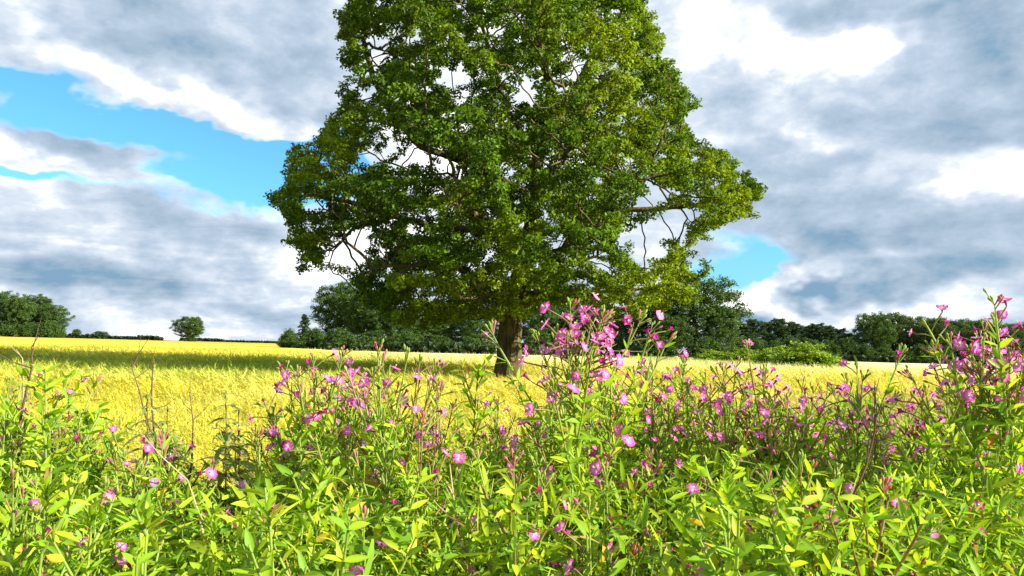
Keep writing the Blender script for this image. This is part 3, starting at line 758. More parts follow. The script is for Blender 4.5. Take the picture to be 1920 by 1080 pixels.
# ------------------------------------------------------------------ barley (uncountable stalks: stuff)
def build_barley():
    r = np.random.default_rng(5); V = []; Cc = []; F3 = []; F4 = []; base = 0
    bands = [(3.9, 8, 16000, 1.0, True), (8, 16, 30000, 1.15, True), (16, 34, 60000, 1.7, False), (34, 75, 70000, 3.0, False)]
    for y0, y1, n, sc, detail in bands:
        y = np.exp(r.uniform(math.log(y0), math.log(y1), n)) if not detail else np.sqrt(r.uniform(y0 ** 1.4, y1 ** 1.4, n) ** (2 / 1.4))
        u = r.uniform(-.86, .86, n); x = u * y
        keep = np.hypot(x + .15, y - OAK_Y) > .55; x, y = x[keep], y[keep]; n = len(x)
        g = ground(x, y); top = g + crop_h(x, y)
        h = (top - g) * r.uniform(.82, 1.06, n) * (1 - .45 * np.clip(1 - np.hypot(x + .15, y - OAK_Y + 2) / 4.5, 0, 1)) + .01
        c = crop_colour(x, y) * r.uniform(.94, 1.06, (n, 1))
        lean = np.stack([-.55 + .2 * r.normal(0, 1, n) + 1.0 * (vnoise(x / 3, y / 3, 12) - .5), .25 * r.normal(0, 1, n) + .8 * (vnoise(x / 2 + 7, y / 2, 13) - .5), np.zeros(n)], 1)
        w = .0035 * sc * (1.6 if not detail else 1)
        Sd = unit(np.stack([r.normal(1, .5, n), r.normal(0, .5, n), np.zeros(n)], 1))
        B = np.stack([x, y, g], 1)
        s1 = B + np.stack([0 * x, 0 * x, h * .72], 1) + lean * .05; s2 = B + np.stack([0 * x, 0 * x, h], 1) + lean * .13
        green = np.array([.24, .34, .04])
        # stem (two quads)
        pts = [(B, w, green * .7), (s1, w, None), (s2, w, None)]
        blk = np.zeros((n, 6, 3)); cb = np.zeros((n, 6, 3))
        for k, (p, ww, cc) in enumerate(pts):
            blk[:, 2 * k] = p - Sd * ww; blk[:, 2 * k + 1] = p + Sd * ww
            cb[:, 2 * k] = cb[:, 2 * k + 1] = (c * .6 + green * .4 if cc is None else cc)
        V.append(blk.reshape(-1, 3)); Cc.append(cb.reshape(-1, 3)); i = base + np.arange(n)[:, None] * 6
        F4.append(np.concatenate([i + [0, 1, 3, 2], i + [2, 3, 5, 4]])); base += 6 * n
        # ear: a bent lozenge strip, and awns as slender triangles
        L = .085 * sc ** .8 * r.uniform(.8, 1.2, n)[:, None]; ew = .011 * sc * (1.3 if not detail else 1)
        dl = unit(lean * 1.0 + np.array([0, 0, .35]) + r.normal(0, .15, (n, 3))); dd = unit(dl + np.array([0, 0, -.6]))
        e1 = s2 + dl * L * .45; e2 = e1 + dd * L * .6
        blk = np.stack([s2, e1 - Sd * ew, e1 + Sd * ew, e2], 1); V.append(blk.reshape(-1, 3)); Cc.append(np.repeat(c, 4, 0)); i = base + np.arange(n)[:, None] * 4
        F4.append(i + [0, 1, 3, 2]); base += 4 * n
        for a in range(4 if detail else 3):
            d = unit(dd + r.normal(0, .28, (n, 3))); st = e1 + (e2 - e1) * r.random((n, 1)); aw = .0016 * sc * (2.2 if not detail else 1)
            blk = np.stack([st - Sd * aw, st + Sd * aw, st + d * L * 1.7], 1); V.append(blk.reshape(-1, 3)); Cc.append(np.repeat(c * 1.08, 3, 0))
            F3.append(base + np.arange(n)[:, None] * 3 + [0, 1, 2]); base += 3 * n
        # one long leaf blade
        d = unit(r.normal(0, 1, (n, 3)) * [1, 1, .2] + [0, 0, .6]); st = B + np.stack([0 * x, 0 * x, h * r.uniform(.3, .75, n)], 1); lw = .006 * sc
        m_ = st + d * .14 * sc ** .6; e_ = m_ + unit(d + [0, 0, -1.0]) * .10 * sc ** .6
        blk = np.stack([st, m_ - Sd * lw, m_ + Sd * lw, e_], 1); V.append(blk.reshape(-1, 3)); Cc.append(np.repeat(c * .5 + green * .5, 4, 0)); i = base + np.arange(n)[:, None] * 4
        F4.append(i + [0, 1, 3, 2]); base += 4 * n
    o = obj('barley', mesh('barley', np.concatenate(V), [np.concatenate(F4), np.concatenate(F3)], M_BARLEY, np.clip(np.concatenate(Cc), 0, .97)))
    tag(o, 'ripening yellow barley standing across the whole field', 'barley', kind='stuff')


build_barley()


def build_rough_grass():
    """pale uncut grass round the bushes and under the wood"""
    r = np.random.default_rng(9); n = 26000
    px = r.uniform(1180, 1580, n); Y = r.uniform(58, 104, n); X = (px - 960) / FPX * Y; z = ground(X, Y); k = (X > 12 + (Y - 58) * -.04)
    X, Y, z = X[k], Y[k], z[k]; n = len(X); P = np.stack([X, Y, z], 1)
    D = unit(r.normal(0, .4, (n, 3)) + [0, 0, 1]); h = r.uniform(.25, .6, (n, 1)); Sd = unit(r.normal(0, 1, (n, 3)) * [1, 1, 0])
    V = np.stack([P - Sd * .035, P + Sd * .035, P + D * h], 1).reshape(-1, 3); c = np.array([.34, .42, .11]) * r.uniform(.7, 1.3, (n, 1))
    o = obj('rough_grass', mesh('rough_grass', V, [np.arange(n * 3).reshape(n, 3)], M_BARLEY, np.repeat(c, 3, 0)))
    tag(o, 'pale green uncut grass round the bushes at right', 'grass', kind='stuff')


build_rough_grass()

# ------------------------------------------------------------------ willowherb plants
GREENS = np.array([[.23, .40, .022], [.31, .46, .025], [.17, .33, .028], [.38, .49, .03]])


def petal_mesh(kind):
    """four notched petals with a pale eye on a slim calyx, facing +Z; unit = metre"""
    a = Acc(); r = np.random.default_rng(len(kind)); mag = np.array([.78, .10, .49]); pal = np.array([.84, .30, .65]); wht = np.array([.88, .72, .82])
    cup = {'open': .35, 'half': .95, 'shut': 1.45, 'pale': .5}[kind]
    L = {'open': .0135, 'half': .0125, 'shut': .012, 'pale': .0115}[kind]
    if kind == 'pale': mag = np.array([.76, .24, .58])
    if kind == 'shut': pal = np.array([.62, .10, .40]); wht = pal; mag = np.array([.50, .04, .26])
    nt, ns = 5, 5
    for q in range(4):
        an = q * PI / 2 + r.normal(0, .12); cu = cup + r.normal(0, .15); out = np.array([math.cos(an), math.sin(an), 0]); side = np.array([-math.sin(an), math.cos(an), 0]); up = np.array([0, 0, 1.])
        V = []; Cc = []
        for i in range(nt):
            t = i / (nt - 1); ang = cu * (1 - .55 * t); c = (out * math.cos(cu * .8) + up * math.sin(cu * .8)) * L * t + (-up * .12 * L * t * t)
            w = L * .50 * math.sin(min(1, t * .80 + .12) * PI * .62) ** 1.1
            for j in range(ns):
                s = (j / (ns - 1) - .5) * 2
                notch = .16 * L * (1 - abs(s)) * (t == 1) * 1.3
                p = c + side * w * s - (out * math.cos(cu) + up * math.sin(cu)) * (notch + .20 * L * (abs(s) ** 2) * (t > .7)) + up * .10 * L * s * s + r.normal(0, .0003, 3)
                V.append(p); f = min(1, t * 2.6)
                Cc.append(wht * (1 - f) + (pal * (1 - t) + mag * t) * f if t < .6 else mag * (.85 + .3 * r.random()))
        F = [[i * ns + j, i * ns + j + 1, (i + 1) * ns + j + 1, (i + 1) * ns + j] for i in range(nt - 1) for j in range(ns - 1)]
        a.add(np.array(V), F, np.array(Cc))
    tube(a, [(0, 0, -.010), (0, 0, -.004), (0, 0, .001)], [.0012, .0022, .0030], (.32, .10, .14), 6)
    if kind != 'shut': tube(a, [(0, 0, 0), (0, 0, .006), (0, 0, .009)], [.0006, .0005, .0017], (.8, .8, .6), 5)
    return a.mesh('flower', M_PETAL, True)


FLOWERS = {k: petal_mesh(k) for k in ('open', 'half', 'shut', 'pale')}


def plant(seed, H, style, branchy=1.0, leafy=1.0, nflow=8, yellow=.02, spread=1.0, hd=.17):
    """one willowherb: stem, foliage, pods, flower list. Upper part detailed, lower stalk plain."""
    r = np.random.default_rng(seed); st = Acc(); lf = Acc(); pd = st; fl = []
    lean = r.normal(0, .028, 2); N = 22; t = np.linspace(0, 1, N)
    wob = r.normal(0, .006, (N, 2)).cumsum(0) * .5
    ax = np.stack([lean[0] * t ** 2 * H + wob[:, 0], lean[1] * t ** 2 * H + wob[:, 1], t * H], 1); ax[0, :2] = 0
    A = lambda s: np.array([np.interp(s, t, ax[:, k]) for k in range(3)])
    scol = np.array([.32, .44, .09]) if r.random() < .75 else np.array([.33, .26, .09])
    red = np.array([.34, .26, .10])
    sc = scol[None] * np.clip(t * 2, .3, 1)[:, None] + red[None] * (1 - np.clip(t * 2, .3, 1))[:, None]
    tube(st, ax, .0050 * (1 - t * .72), np.repeat(sc, 7, 0), 7)
    LP, LD, LN, LL, LW, LC, LDr = [], [], [], [], [], [], []

    def leaf(p, d, n, L, W, c=None, dr=.2):
        LP.append(p); LD.append(d); LN.append(n); LL.append(L); LW.append(W); LDr.append(dr)
        if c is None:
            c = GREENS[r.integers(4)] * r.uniform(.85, 1.25)
            q = r.random()
            if q < yellow: c = np.array([.70, .52, .05])
            elif q < yellow * 1.5: c = np.array([.36, .20, .08])
        LC.append(c)

    def whorl(p, ax_d, ang, L, W, elev, n=2):
        ref = np.array([1., 0, 0]) if abs(ax_d[2]) > .5 else np.array([0, 0, 1.])
        e1 = unit(np.cross(ax_d, ref)); e2 = np.cross(ax_d, e1)
        for k in range(n):
            a = ang + 2 * PI * k / n + r.normal(0, .2); o = e1 * math.cos(a) + e2 * math.sin(a)
            ee = elev + r.normal(0, .15); d = o * math.cos(ee) + ax_d * math.sin(ee); nn = ax_d * math.cos(ee) - o * math.sin(ee)
            leaf(p, d, nn + r.normal(0, .25, 3), L * r.uniform(.8, 1.2), W * r.uniform(.8, 1.15), dr=r.uniform(.05, .45))

    def raceme(p, d, L, nf):
        """flowering tip: slim pods and flowers round the axis, buds at the end"""
        d = unit(d); k = max(5, int(L / .011)); pts = [p + d * L * s + np.array([0, 0, .12 * L * s * s]) for s in np.linspace(0, 1, 5)]
        tube(st, pts, np.linspace(.0022, .0009, 5), scol, 5)
        flow_at = set(r.choice(np.arange(int(k * .45), k), size=min(nf, k - int(k * .45)), replace=False).tolist()) if nf else set()
        for i in range(k):
            s = (i + .5) / k; b = p + d * L * s + np.array([0, 0, .12 * L * s * s]); a = i * 2.4 + r.random()
            ref = unit(np.cross(d, [.3, 1, .1])); e2 = np.cross(d, ref); o = ref * math.cos(a) + e2 * math.sin(a)
            if i in flow_at:
                pl_ = r.uniform(.025, .045); dd = unit(o * r.uniform(.7, 1.2) + d * .6 + [0, 0, .15]); e = b + dd * pl_
                tube(pd, [b, b + dd * pl_ * .5 + [0, 0, .002], e], [.0009, .0012, .0011], (.30, .30, .10), 4)
                fd = unit(dd + np.array([0, -.55, .1]) + r.normal(0, .3, 3))
                fl.append((e + fd * .009, fd, r.choice(['open', 'half', 'pale', 'shut'], p=[.52, .20, .14, .14])))
            elif r.random() < .6:
                pl_ = r.uniform(.03, .062) * (1 - .4 * s); dd = unit(o * r.uniform(.25, .6) + d * 1.0 + r.normal(0, .08, 3))
                c = [(.34, .40, .08), (.40, .30, .12), (.32, .44, .08), (.36, .46, .09)][r.integers(4)]
                tube(pd, [b, b + dd * pl_ * .6, b + dd * pl_], [.0007, .0014, .0006], c, 4)
                if r.random() < .8: leaf(b, unit(o + d * .6), d, .028 * r.uniform(.6, 1.4), .0065, dr=.1)
        for i in range(5):  # buds
            dd = unit(d + r.normal(0, .35, 3)); b = p + d * L + np.array([0, 0, .12 * L])
            e = b + dd * r.uniform(.008, .022); tube(pd, [b, e, e + dd * .006, e + dd * .010], [.0007, .0009, .0024, .0004], [(.50, .20, .24), (.32, .42, .08), (.32, .42, .08), (.32, .42, .08)][r.integers(4)], 5)

    top = 1.0
    head = hd / H * (1 if style != 'leafy' else 0)
    n_nodes = int((H * (1 - .25) - head * H) / (.029 if style != 'leafy' else .026)); ang = r.random() * 6
    for i in range(n_nodes):
        s = .25 + (1 - .25 - head) * (i + r.random() * .4) / n_nodes; f = (s - .25) / .75; p = A(min(s, 1)); ang += PI / 2 + r.normal(0, .15)
        L = (.068 - .036 * f ** 1.6) * leafy * r.uniform(.7, 1.15); Wd = L * .20
        if r.random() < (.8 + .2 * f): whorl(p, unit(np.array([lean[0], lean[1], 1.])), ang, L, Wd, .35 + .5 * f)
        if f > .45 and r.random() < .52 * branchy:
            bl = (r.uniform(.06, .20) * (1.25 - .8 * f) * spread + .03); bl = min(bl, (1 - s) * H * .85 + .02); a = ang + r.normal(0, .3); o = np.array([math.cos(a), math.sin(a), 0]); d = unit(o * .75 * spread + [0, 0, 1.0])
            pts = [p + d * bl * q + np.array([0, 0, .25 * bl * q * q]) for q in np.linspace(0, 1, 5)]
            tube(st, pts, np.linspace(.0026, .0012, 5), scol, 5)
            m = max(3, int(bl / .015))
            for j in range(m):
                q = (j + .6) / m; b = p + d * bl * q + np.array([0, 0, .25 * bl * q * q]); whorl(b, d, j * PI / 2 + a, (.046 - .020 * q) * leafy * r.uniform(.8, 1.2), .0105 * leafy, .5 + .35 * q)
            if style != 'leafy' and f > .6: raceme(pts[-1], unit(d + [0, 0, .35]), r.uniform(.04, .08), int(round(nflow * .13 * r.uniform(.2, 1.8))))
    tipd = unit(np.array([lean[0] * 1.5, lean[1] * 1.5, 1.]))
    if style != 'leafy':
        raceme(A(1 - head), tipd, head * H * 1.0, max(1, int(nflow * .4)))
        for k in range(int(3 * branchy)):
            a = r.random() * 6.28; s = 1 - head - r.uniform(0, .06); raceme(A(s), unit(np.array([math.cos(a) * .5, math.sin(a) * .5, 1.])), r.uniform(.09, .15), max(1, int(nflow * .25 * r.uniform(.5, 1.6))))
    else:
        for j in range(6): whorl(A(1.0) - tipd * .004 * j, tipd, j * 1.1, .018 + .004 * j, .006, 1.15 - .06 * j)
    V, F, k = leafgeo(np.array(LP), np.array(LD), np.array(LN), np.array(LL), np.array(LW), np.array(LDr), .35)
    cc = np.repeat(np.array(LC), k, 0).reshape(-1, k // 3, 3, 3); cc[:, :, 1] *= 1.25; lf.add(V, F, cc.reshape(-1, 3))
    top_v = np.concatenate(st.V + [f[0][None] for f in fl]); it = top_v[:, 2].argmax()
    return dict(H=float(top_v[it, 2]), tip=top_v[top_v[:, 2] > top_v[it, 2] - .20, :2].mean(0), stem=st.mesh('stem', M_HERB, True), foliage=lf.mesh('foliage', M_HERB, True), fl=fl)


def stand(pr, loc, rz, scale, label, group=None, name='willowherb'):
    """link one willowherb: empty at its foot, stem, foliage, pods and each flower as parts"""
    root = empty(name, loc, rz); root.scale = scale if isinstance(scale, tuple) else (scale,) * 3
    tag(root, label, 'wildflower' if pr['fl'] else 'plant', group)
    obj('stem', pr['stem'], root); obj('foliage', pr['foliage'], root)
    for p, d, k in pr['fl']:
        o = obj('flower', FLOWERS[k], root, tuple(p)); o.rotation_mode = 'QUATERNION'; o.rotation_quaternion = Vector(d).to_track_quat('Z', 'Y')
        s = FS * random.uniform(.85, 1.2); o.scale = (s, s, s)
    return root


FS = .84


def stand_at(pr, px, top, Y, label, group=None, rz=None, name='willowherb'):
    p = at(px, top, Y); z0 = gz(p[0], Y); s = (p[2] - z0) / pr['H']
    rz = random.random() * 6.28 if rz is None else rz; c_, s_ = math.cos(rz), math.sin(rz); tx, ty = pr['tip']; w_ = min(max(s, .85), 1.15)
    return stand(pr, (p[0] - (tx * c_ - ty * s_) * w_, Y - (tx * s_ + ty * c_) * w_, z0), rz, (min(s, 1.15) if s > 1.15 else max(s, .85), min(s, 1.15) if s > 1.15 else max(s, .85), s), label, group, name)


# plants that stand out, one by one (pixel of the tip, distance, style)
heroes = [
    (1092, 556, 1.45, 'fl', 1.5, 18, 'tallest pink willowherb, right of the oak trunk, reaching above the field', 1.25),
    (1884, 548, 1.40, 'fl', 1.4, 20, 'tall willowherb with a dense pink head close to the right picture edge', 1.2),
    (1822, 592, 1.45, 'fl', 1.1, 9, 'pink willowherb just left of the tall dense-headed one at right', 1.0),
    (1034, 622, 1.6, 'fl', .6, 7, 'slim willowherb with sparse pink buds left of the tallest one', .45),
    (1145, 600, 1.6, 'fl', 1.0, 8, 'willowherb leaning on the right side of the tallest one', .9),
    (598, 646, 1.55, 'fl', 1.3, 14, 'willowherb with a full pink head left of the oak, in front of the wood edge', 1.1),
    (655, 668, 1.6, 'fl', 1.2, 9, 'willowherb with brown pods between two pink headed ones left of the oak', 1.0),
    (716, 634, 1.3, 'fl', .6, 5, 'slim willowherb tipped by a single cupped pink flower', .8),
    (745, 655, 1.35, 'fl', .9, 8, 'willowherb with scattered pink flowers right of the single cupped flower', 1.0),
    (1432, 636, 1.6, 'fl', 1.1, 12, 'willowherb with bright pink head left of the round field bush', 1.0),
    (1368, 668, 1.6, 'fl', 1.2, 13, 'willowherb heavy with pink flowers below the big rounded wood tree', 1.1),
    (1604, 642, 1.6, 'fl', .9, 8, 'slim pink willowherb right of the round field bush', .9),
    (1282, 655, 1.75, 'fl', .8, 6, 'slim willowherb with few pink flowers, left of the heavy flowered clump', .9),
    (1220, 662, 1.7, 'fl', 1.2, 10, 'willowherb with many brown pods, second to the right of the tallest one', 1.0),
    (1182, 684, 1.8, 'fl', 1.2, 12, 'pink willowherb just right of the foot of the tallest one', 1.0),
    (1782, 682, 1.5, 'fl', 1.1, 8, 'leafy willowherb with few flowers under the tall trees at right', 1.0),
    (1730, 718, 1.6, 'fl', 1.2, 14, 'low willowherb covered in pale pink flowers at right', 1.1),
    (1560, 715, 1.8, 'fl', 1.1, 9, 'willowherb with small pink flowers below the round field bush', 1.0),
    (1492, 704, 1.8, 'fl', 1.1, 10, 'pink willowherb between the bright head and the slim one, below the round bush', 1.0),
    (890, 672, 1.8, 'leafy', 1.3, 0, 'green leafy willowherb without flowers in front of the oak trunk base', .7),
    (930, 735, 1.9, 'fl', 1.0, 5, 'willowherb with few small flowers just below the oak trunk', .6),
    (800, 742, 1.9, 'fl', 1.1, 9, 'low willowherb with pink flowers midway between the oak trunk and the left heads', 1.0),
    (535, 748, 1.6, 'fl', 1.1, 7, 'willowherb with small flowers on the left flank of the full pink head', 1.0),
    (500, 800, 1.45, 'fl', .9, 4, 'short willowherb with two bright flowers beside the open barley gap', 1.0),
    (118, 702, 1.5, 'fl', .8, 4, 'willowherb with a pink bud at its tip near the left picture edge', .9),
    (10, 676, 1.45, 'fl', 1.3, 4, 'tall leafy willowherb cut by the left picture edge', 1.1),
    (92, 690, 1.4, 'leafy', 1.2, 0, 'tall green leafy stem second from the left picture edge', 1.0),
    (180, 760, 1.6, 'leafy', 1.3, 0, 'dark tipped leafy willowherb at left, before the barley', 1.0),
    (300, 792, 1.35, 'fl', 1.0, 7, 'short willowherb with a pink cluster in front of the dry spires', 1.0),
    (228, 845, 1.25, 'fl', 1.0, 4, 'low willowherb with one large pink flower left of the pink cluster', 1.0),
    (65, 840, 1.05, 'fl', .9, 3, 'low willowherb with one big open flower near the left picture edge', .9),
    (990, 840, 1.15, 'fl', .9, 4, 'near willowherb with a large pink flower below the oak trunk', 1.0),
    (1506, 828, 1.05, 'fl', .9, 3, 'near pale green willowherb with one large cupped pink flower at right', 1.0),
    (1490, 880, .95, 'leafy', 1.3, 0, 'near bright yellow green leafy stem at lower right', 1.0),
    (1640, 700, 1.7, 'fl', .9, 6, 'willowherb with faded pink flowers between the slim one and the pale flowered clump', 1.0),
    (1060, 700, 1.7, 'fl', 1.1, 10, 'willowherb with pink flowers under the tallest one', 1.0),
    (1320, 700, 1.8, 'fl', 1.1, 9, 'willowherb with mauve flowers left of the heavy flowered clump', 1.0),
    (1900, 660, 1.7, 'fl', 1.0, 7, 'lower pink willowherb under the dense head at the right edge', 1.0),
]
for i, (px, top, Y, style, br_, nf, lab, spr) in enumerate(heroes):
    pr = plant(100 + i, 1.5, style, br_ * (2.6 if i < 2 or i == 9 else 1.6), 1.0, int(nf * 1.0), .012, spr, .12)
    stand_at(pr, px, top, Y, lab, 'willowherb plants of the bank')

protos = {'fl': [plant(300 + i, 1.45, 'fl', 1.15, 1.0, 2 + i % 4 * 2, .012, 1.0) for i in range(8)],
          'leafy': [plant(400 + i, 1.45, 'leafy', 1.5, .92, 0, .012, 1.0) for i in range(8)]}

# the skyline of the bank: allowed top row by column
SKX = [-150, 0, 100, 200, 250, 330, 390, 440, 500, 560, 620, 700, 780, 840, 900, 960, 1000, 1090, 1160, 1250, 1350, 1430, 1500, 1600, 1680, 1760, 1850, 1920, 2080]
SKY_ = [700, 705, 735, 800, 850, 820, 890, 885, 820, 745, 700, 700, 760, 800, 790, 790, 735, 690, 700, 710, 695, 695, 725, 725, 745, 725, 700, 700, 700]
zones = [(-1e9, 130, 'at the left edge'), (130, 260, 'left of the dry spires'), (260, 370, 'in front of the dry spires'), (370, 500, 'below the open barley gap'),
         (500, 640, 'below the full pink head left of the oak'), (640, 780, 'below the single cupped flower'), (780, 930, 'just left of the oak trunk line'), (930, 1040, 'below the oak trunk'),
         (1040, 1160, 'below the tallest willowherb'), (1160, 1310, 'right of the tallest willowherb'), (1310, 1460, 'below the heavy flowered clump'), (1460, 1600, 'below the round field bush'),
         (1600, 1770, 'below the right hand row of trees'), (1770, 1e9, 'at the right edge')]
r = np.random.default_rng(21); random.seed(8)
rows = [(3.3, 30), (2.75, 28), (2.3, 27), (1.95, 26), (1.65, 25), (1.4, 24), (1.2, 22), (1.02, 20), (.88, 14)]
cnt = 0
for ri, (Y, n) in enumerate(rows):
    for k in range(n):
        px = -140 + (2200) * (k + .5 + r.uniform(-.45, .45)) / n; yy = Y * r.uniform(.93, 1.07)
        lim = float(np.interp(px, SKX, SKY_)); ht = r.normal(1.40, .07)
        top = HOR + FPX * (CAMZ - ht) / yy
        top = max(top, lim + r.uniform(0, 50)) if r.random() < .9 else max(top, lim - 25)
        if Y < 1.3: top = max(top, 835 + r.uniform(0, 120))
        if top > 1130: continue
        fl = r.random() < (.62 if px > 950 else .48) and Y > .95
        pr = protos['fl' if fl else 'leafy'][r.integers(8)]
        z = next(c for a, b, c in zones if a <= px < b); dpt = 'far' if ri < 3 else ('middle' if ri < 6 else 'near')
        lab = ('pink flowered' if fl else 'flowerless green') + ' ' + {'far': 'rear', 'middle': 'middle', 'near': 'front'}[dpt] + ' row willowherb ' + z
        stand_at(pr, px, top, yy, lab, lab); cnt += 1
print('filler plants', cnt)


def build_undergrowth():
    """tangled low leaves filling the bank between the stems"""
    r = np.random.default_rng(77); n = 115000
    Y = r.uniform(.95, 4.0, n); u = r.uniform(-.95, .95, n); X = u * Y
    px = 960 + FPX * u; lim = np.interp(px, SKX, SKY_) + 60; zmax = CAMZ - (lim - HOR) / FPX * Y
    z = ground(X, Y) + .25 + (np.clip(np.minimum(zmax, 1.36) - ground(X, Y) - .25, .05, None)) * r.random(n) ** .42
    P = np.stack([X, Y, z], 1); D = unit(r.normal(0, 1, (n, 3)) + [0, 0, .35]); Nn = unit(r.normal(0, .5, (n, 3)) + [0, 0, 1])
    L = r.uniform(.022, .060, n); V, F, k = leafgeo(P, D, Nn, L, L * .19, r.uniform(.1, .5, n), .3, 3)
    c = GREENS[r.integers(0, 4, n)] * r.uniform(.85, 1.15, (n, 1)); q = r.random(n); c[q < .015] = (.5, .40, .10); c[(q > .015) & (q < .03)] = (.28, .18, .08)
    a = Acc(); a.add(V, F, np.repeat(c, k, 0))
    for i in range(500):      # grass blades and pale dead culms
        yy = r.uniform(1.1, 3.9); uu = r.uniform(-.9, .9); x = uu * yy; g0 = gz(x, yy); lm = float(np.interp(960 + FPX * uu, SKX, SKY_)) + 10
        h = min(r.uniform(.9, 1.35), CAMZ - (lm - HOR) / FPX * yy - g0)
        if h < .3: continue
        d = unit(np.array([r.normal(), r.normal(), 0])); b0 = np.array([x, yy, g0]); sd = np.array([-d[1], d[0], 0]) * .0035; dead = r.random() < .3
        pts = [b0 + [0, 0, h * t] + d * .22 * t ** 3 * h - np.array([0, 0, .12 * h * t ** 4]) for t in np.linspace(0, 1, 7)]
        Vg = np.array([[p - sd * (1 - k / 6.2), p + sd * (1 - k / 6.2)] for k, p in enumerate(pts)]).reshape(-1, 3)
        a.add(Vg, [[2 * k, 2 * k + 1, 2 * k + 3, 2 * k + 2] for k in range(6)], (.55, .47, .25) if dead else (.20, .34, .05))
    m = 1600
    for i in range(m):
        yy = r.uniform(1.0, 3.9); uu = r.uniform(-.9, .9); x = uu * yy; g0 = gz(x, yy); lm = float(np.interp(960 + FPX * uu, SKX, SKY_)) + 40
        h = min(r.uniform(.9, 1.4), CAMZ - (lm - HOR) / FPX * yy - g0); 
        if h < .3: continue
        d = r.normal(0, .10, 2); tube(a, [(x, yy, g0), (x + d[0] * .4, yy + d[1] * .4, g0 + h * .6), (x + d[0], yy + d[1], g0 + h)], [.0028, .002, .0008], [(.25, .36, .08), (.30, .34, .10), (.46, .42, .2)][r.integers(3)], 4)
    o = obj('undergrowth', a.mesh('undergrowth', M_HERB, True)); tag(o, 'tangled green leaves and thin stalks filling the flower bank', 'undergrowth', kind='stuff')


build_undergrowth()


def dry_spire(px, top, Y, label, seed, grey=True):
    """dark feathery seed head with short side sprays, on a thin stalk"""
    r = np.random.default_rng(seed); p = at(px, top, Y); z0 = gz(p[0], Y); H = p[2] - z0
    root = empty('dry_spire', (p[0], Y, z0)); tag(root, label, 'dry plant', 'dry spires left of the barley gap')
    a = Acc(); tube(a, [(0, 0, 0), (.01, 0, H * .5), (0, .01, H * .9), (0, 0, H)], [.004, .003, .0016, .0006], (.14, .09, .05), 5); obj('stem', a.mesh('stem', M_HERB, True), root)
    b = Acc(); LP, LD, LN, LL = [], [], [], []; nn = 9
    for i in range(nn):
        z = H - .24 * (i / nn) ** 1.05; L = .014 + .030 * min(1, i / 4) * r.uniform(.8, 1.2)
        tube(b, [(0, 0, z - .007), (0, 0, z), (0, 0, z + .006)], [.0008, .0016, .0008], (.20, .17, .08), 5)
        for k in range(8):
            an = r.random() * 6.28; d = unit(np.array([math.cos(an), math.sin(an), r.uniform(.1, .7)]))
            LP.append(np.array([0, 0, z])); LD.append(d); LN.append(np.array([0, 0, 1.]) + r.normal(0, .2, 3)); LL.append(L * r.uniform(.8, 1.6))
            if i > 2 and k < 3:
                e = np.array([0, 0, z]) + d * L * .8; tube(b, [(0, 0, z), e], [.0008, .0005], (.16, .12, .06), 3)
                for _ in range(4): LP.append(e); LD.append(unit(d + r.normal(0, .7, 3))); LN.append(unit(r.normal(0, 1, 3))); LL.append(.014 * r.uniform(.6, 1.5))
    LL = [l * (1 if grey else .45) for l in LL]
    V, F, k = leafgeo(np.array(LP), np.array(LD), np.array(LN), np.array(LL), np.array(LL) * .22, .8, .2, 4)
    c = (np.array([.32, .38, .12]) if grey else np.array([.55, .46, .40])) * r.uniform(.6, 1.4, (len(LP), 1)); b.add(V, F, np.repeat(c, k, 0)); obj('seed_head', b.mesh('seed_head', M_HERB), root)


dry_spire(276, 742, 1.5, 'tallest dark feathery dry spire left of the barley gap', 1)
dry_spire(314, 768, 1.5, 'dark dry spire just right of the tallest feathery one', 2)
dry_spire(424, 738, 1.5, 'lone dark feathery spire at the right side of the barley gap', 3)
dry_spire(448, 772, 1.6, 'shorter feathery spire right of the lone one', 4)
dry_spire(1640, 728, 1.5, 'greyish pink fluffy dry head below the right hand trees', 5, False)
dry_spire(812, 700, 1.8, 'thin pale dry spire left of the oak trunk', 6, False)


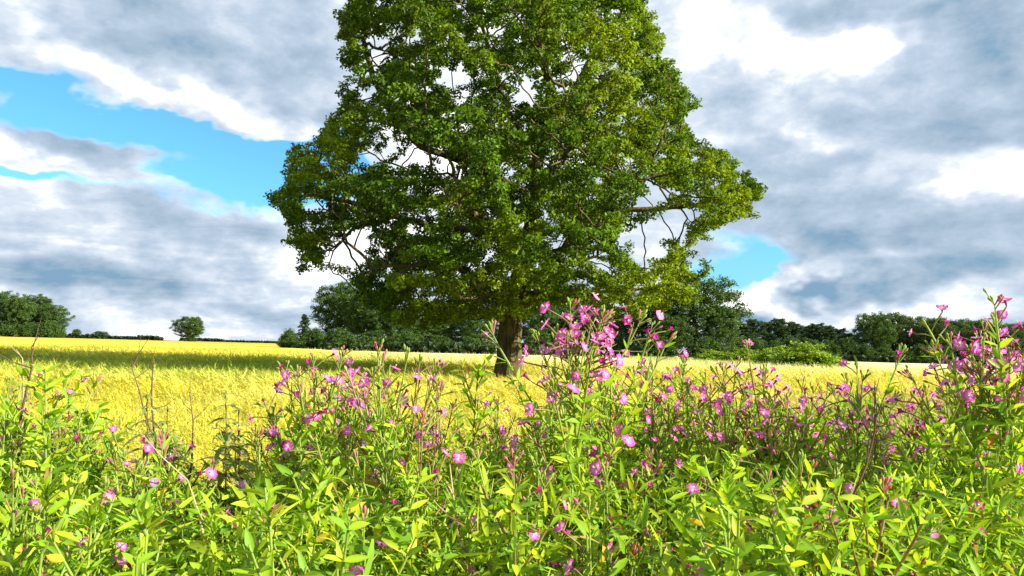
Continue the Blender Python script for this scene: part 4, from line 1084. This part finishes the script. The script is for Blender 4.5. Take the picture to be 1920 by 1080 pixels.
def dead_stem(pts, Y, twigs, label, seed, col=(.20, .13, .09), rad=.0022):
    r = np.random.default_rng(seed); P = [at(x, y, Y) for x, y in pts]; g0 = gz(P[-1][0], Y); base = np.array([P[-1][0], Y, g0])
    root = empty('dead_stem', tuple(base)); tag(root, label, 'dead stem')
    full = [np.zeros(3)] + [p - base for p in P[::-1]]
    a = Acc(); tube(a, full, np.linspace(rad * 1.4, rad * .35, len(full)), col, 5); obj('stem', a.mesh('stem', M_HERB, True), root)
    for j in range(twigs):
        i = r.integers(1, len(full) - 1); s = full[i] + (full[i + 1] - full[i]) * r.random() if i + 1 < len(full) else full[i]; d = unit(np.array([r.normal(0, .6), r.normal(0, .6), .8])); L = r.uniform(.03, .10)
        b = Acc(); tube(b, [s, s + d * L * .5 + r.normal(0, .004, 3), s + d * L + [0, 0, .01]], [rad * .5, rad * .35, rad * .15], col, 4); obj('twig', b.mesh('twig', M_HERB, True), root)


dead_stem([(72, 630), (60, 650), (60, 690), (50, 730), (38, 790)], 1.45, 4, 'bare curved dead stem rising over the field near the left edge', 1)
dead_stem([(30, 655), (42, 672), (44, 720), (42, 790)], 1.5, 3, 'pale broken dead stem beside the curved one near the left edge', 2, (.45, .38, .28))
dead_stem([(288, 662), (286, 700), (284, 745), (290, 830)], 1.7, 2, 'tall thin dry stalk rising from the feathery spires', 3)
dead_stem([(246, 685), (262, 735), (270, 770), (290, 830)], 1.6, 5, 'twiggy dead stem arching left over the barley', 4)
dead_stem([(356, 740), (362, 790), (360, 860), (352, 930)], 1.5, 3, 'thin dark stalk in the middle of the barley gap', 5)
dead_stem([(388, 650), (385, 690), (378, 740)], 2.0, 0, 'single bare stalk above the barley gap', 6) if False else None
dead_stem([(1645, 770), (1640, 810), (1625, 870), (1600, 930), (1585, 1010)], 1.1, 5, 'dark bare branched stem crossing the green leaves at right', 7)
dead_stem([(352, 900), (372, 960), (385, 1020), (395, 1070)], 1.1, 2, 'pale broken stalk low in the left of the bank', 8, (.62, .52, .36))
dead_stem([(842, 860), (850, 930), (858, 1000), (870, 1070)], 1.2, 3, 'pale dry stalk standing in the leaves below the oak', 9, (.58, .48, .32))
dead_stem([(805, 690), (818, 730), (825, 790), (828, 860)], 1.7, 4, 'thin branching dry stalk left of the flowerless green stem', 10, (.42, .32, .2))
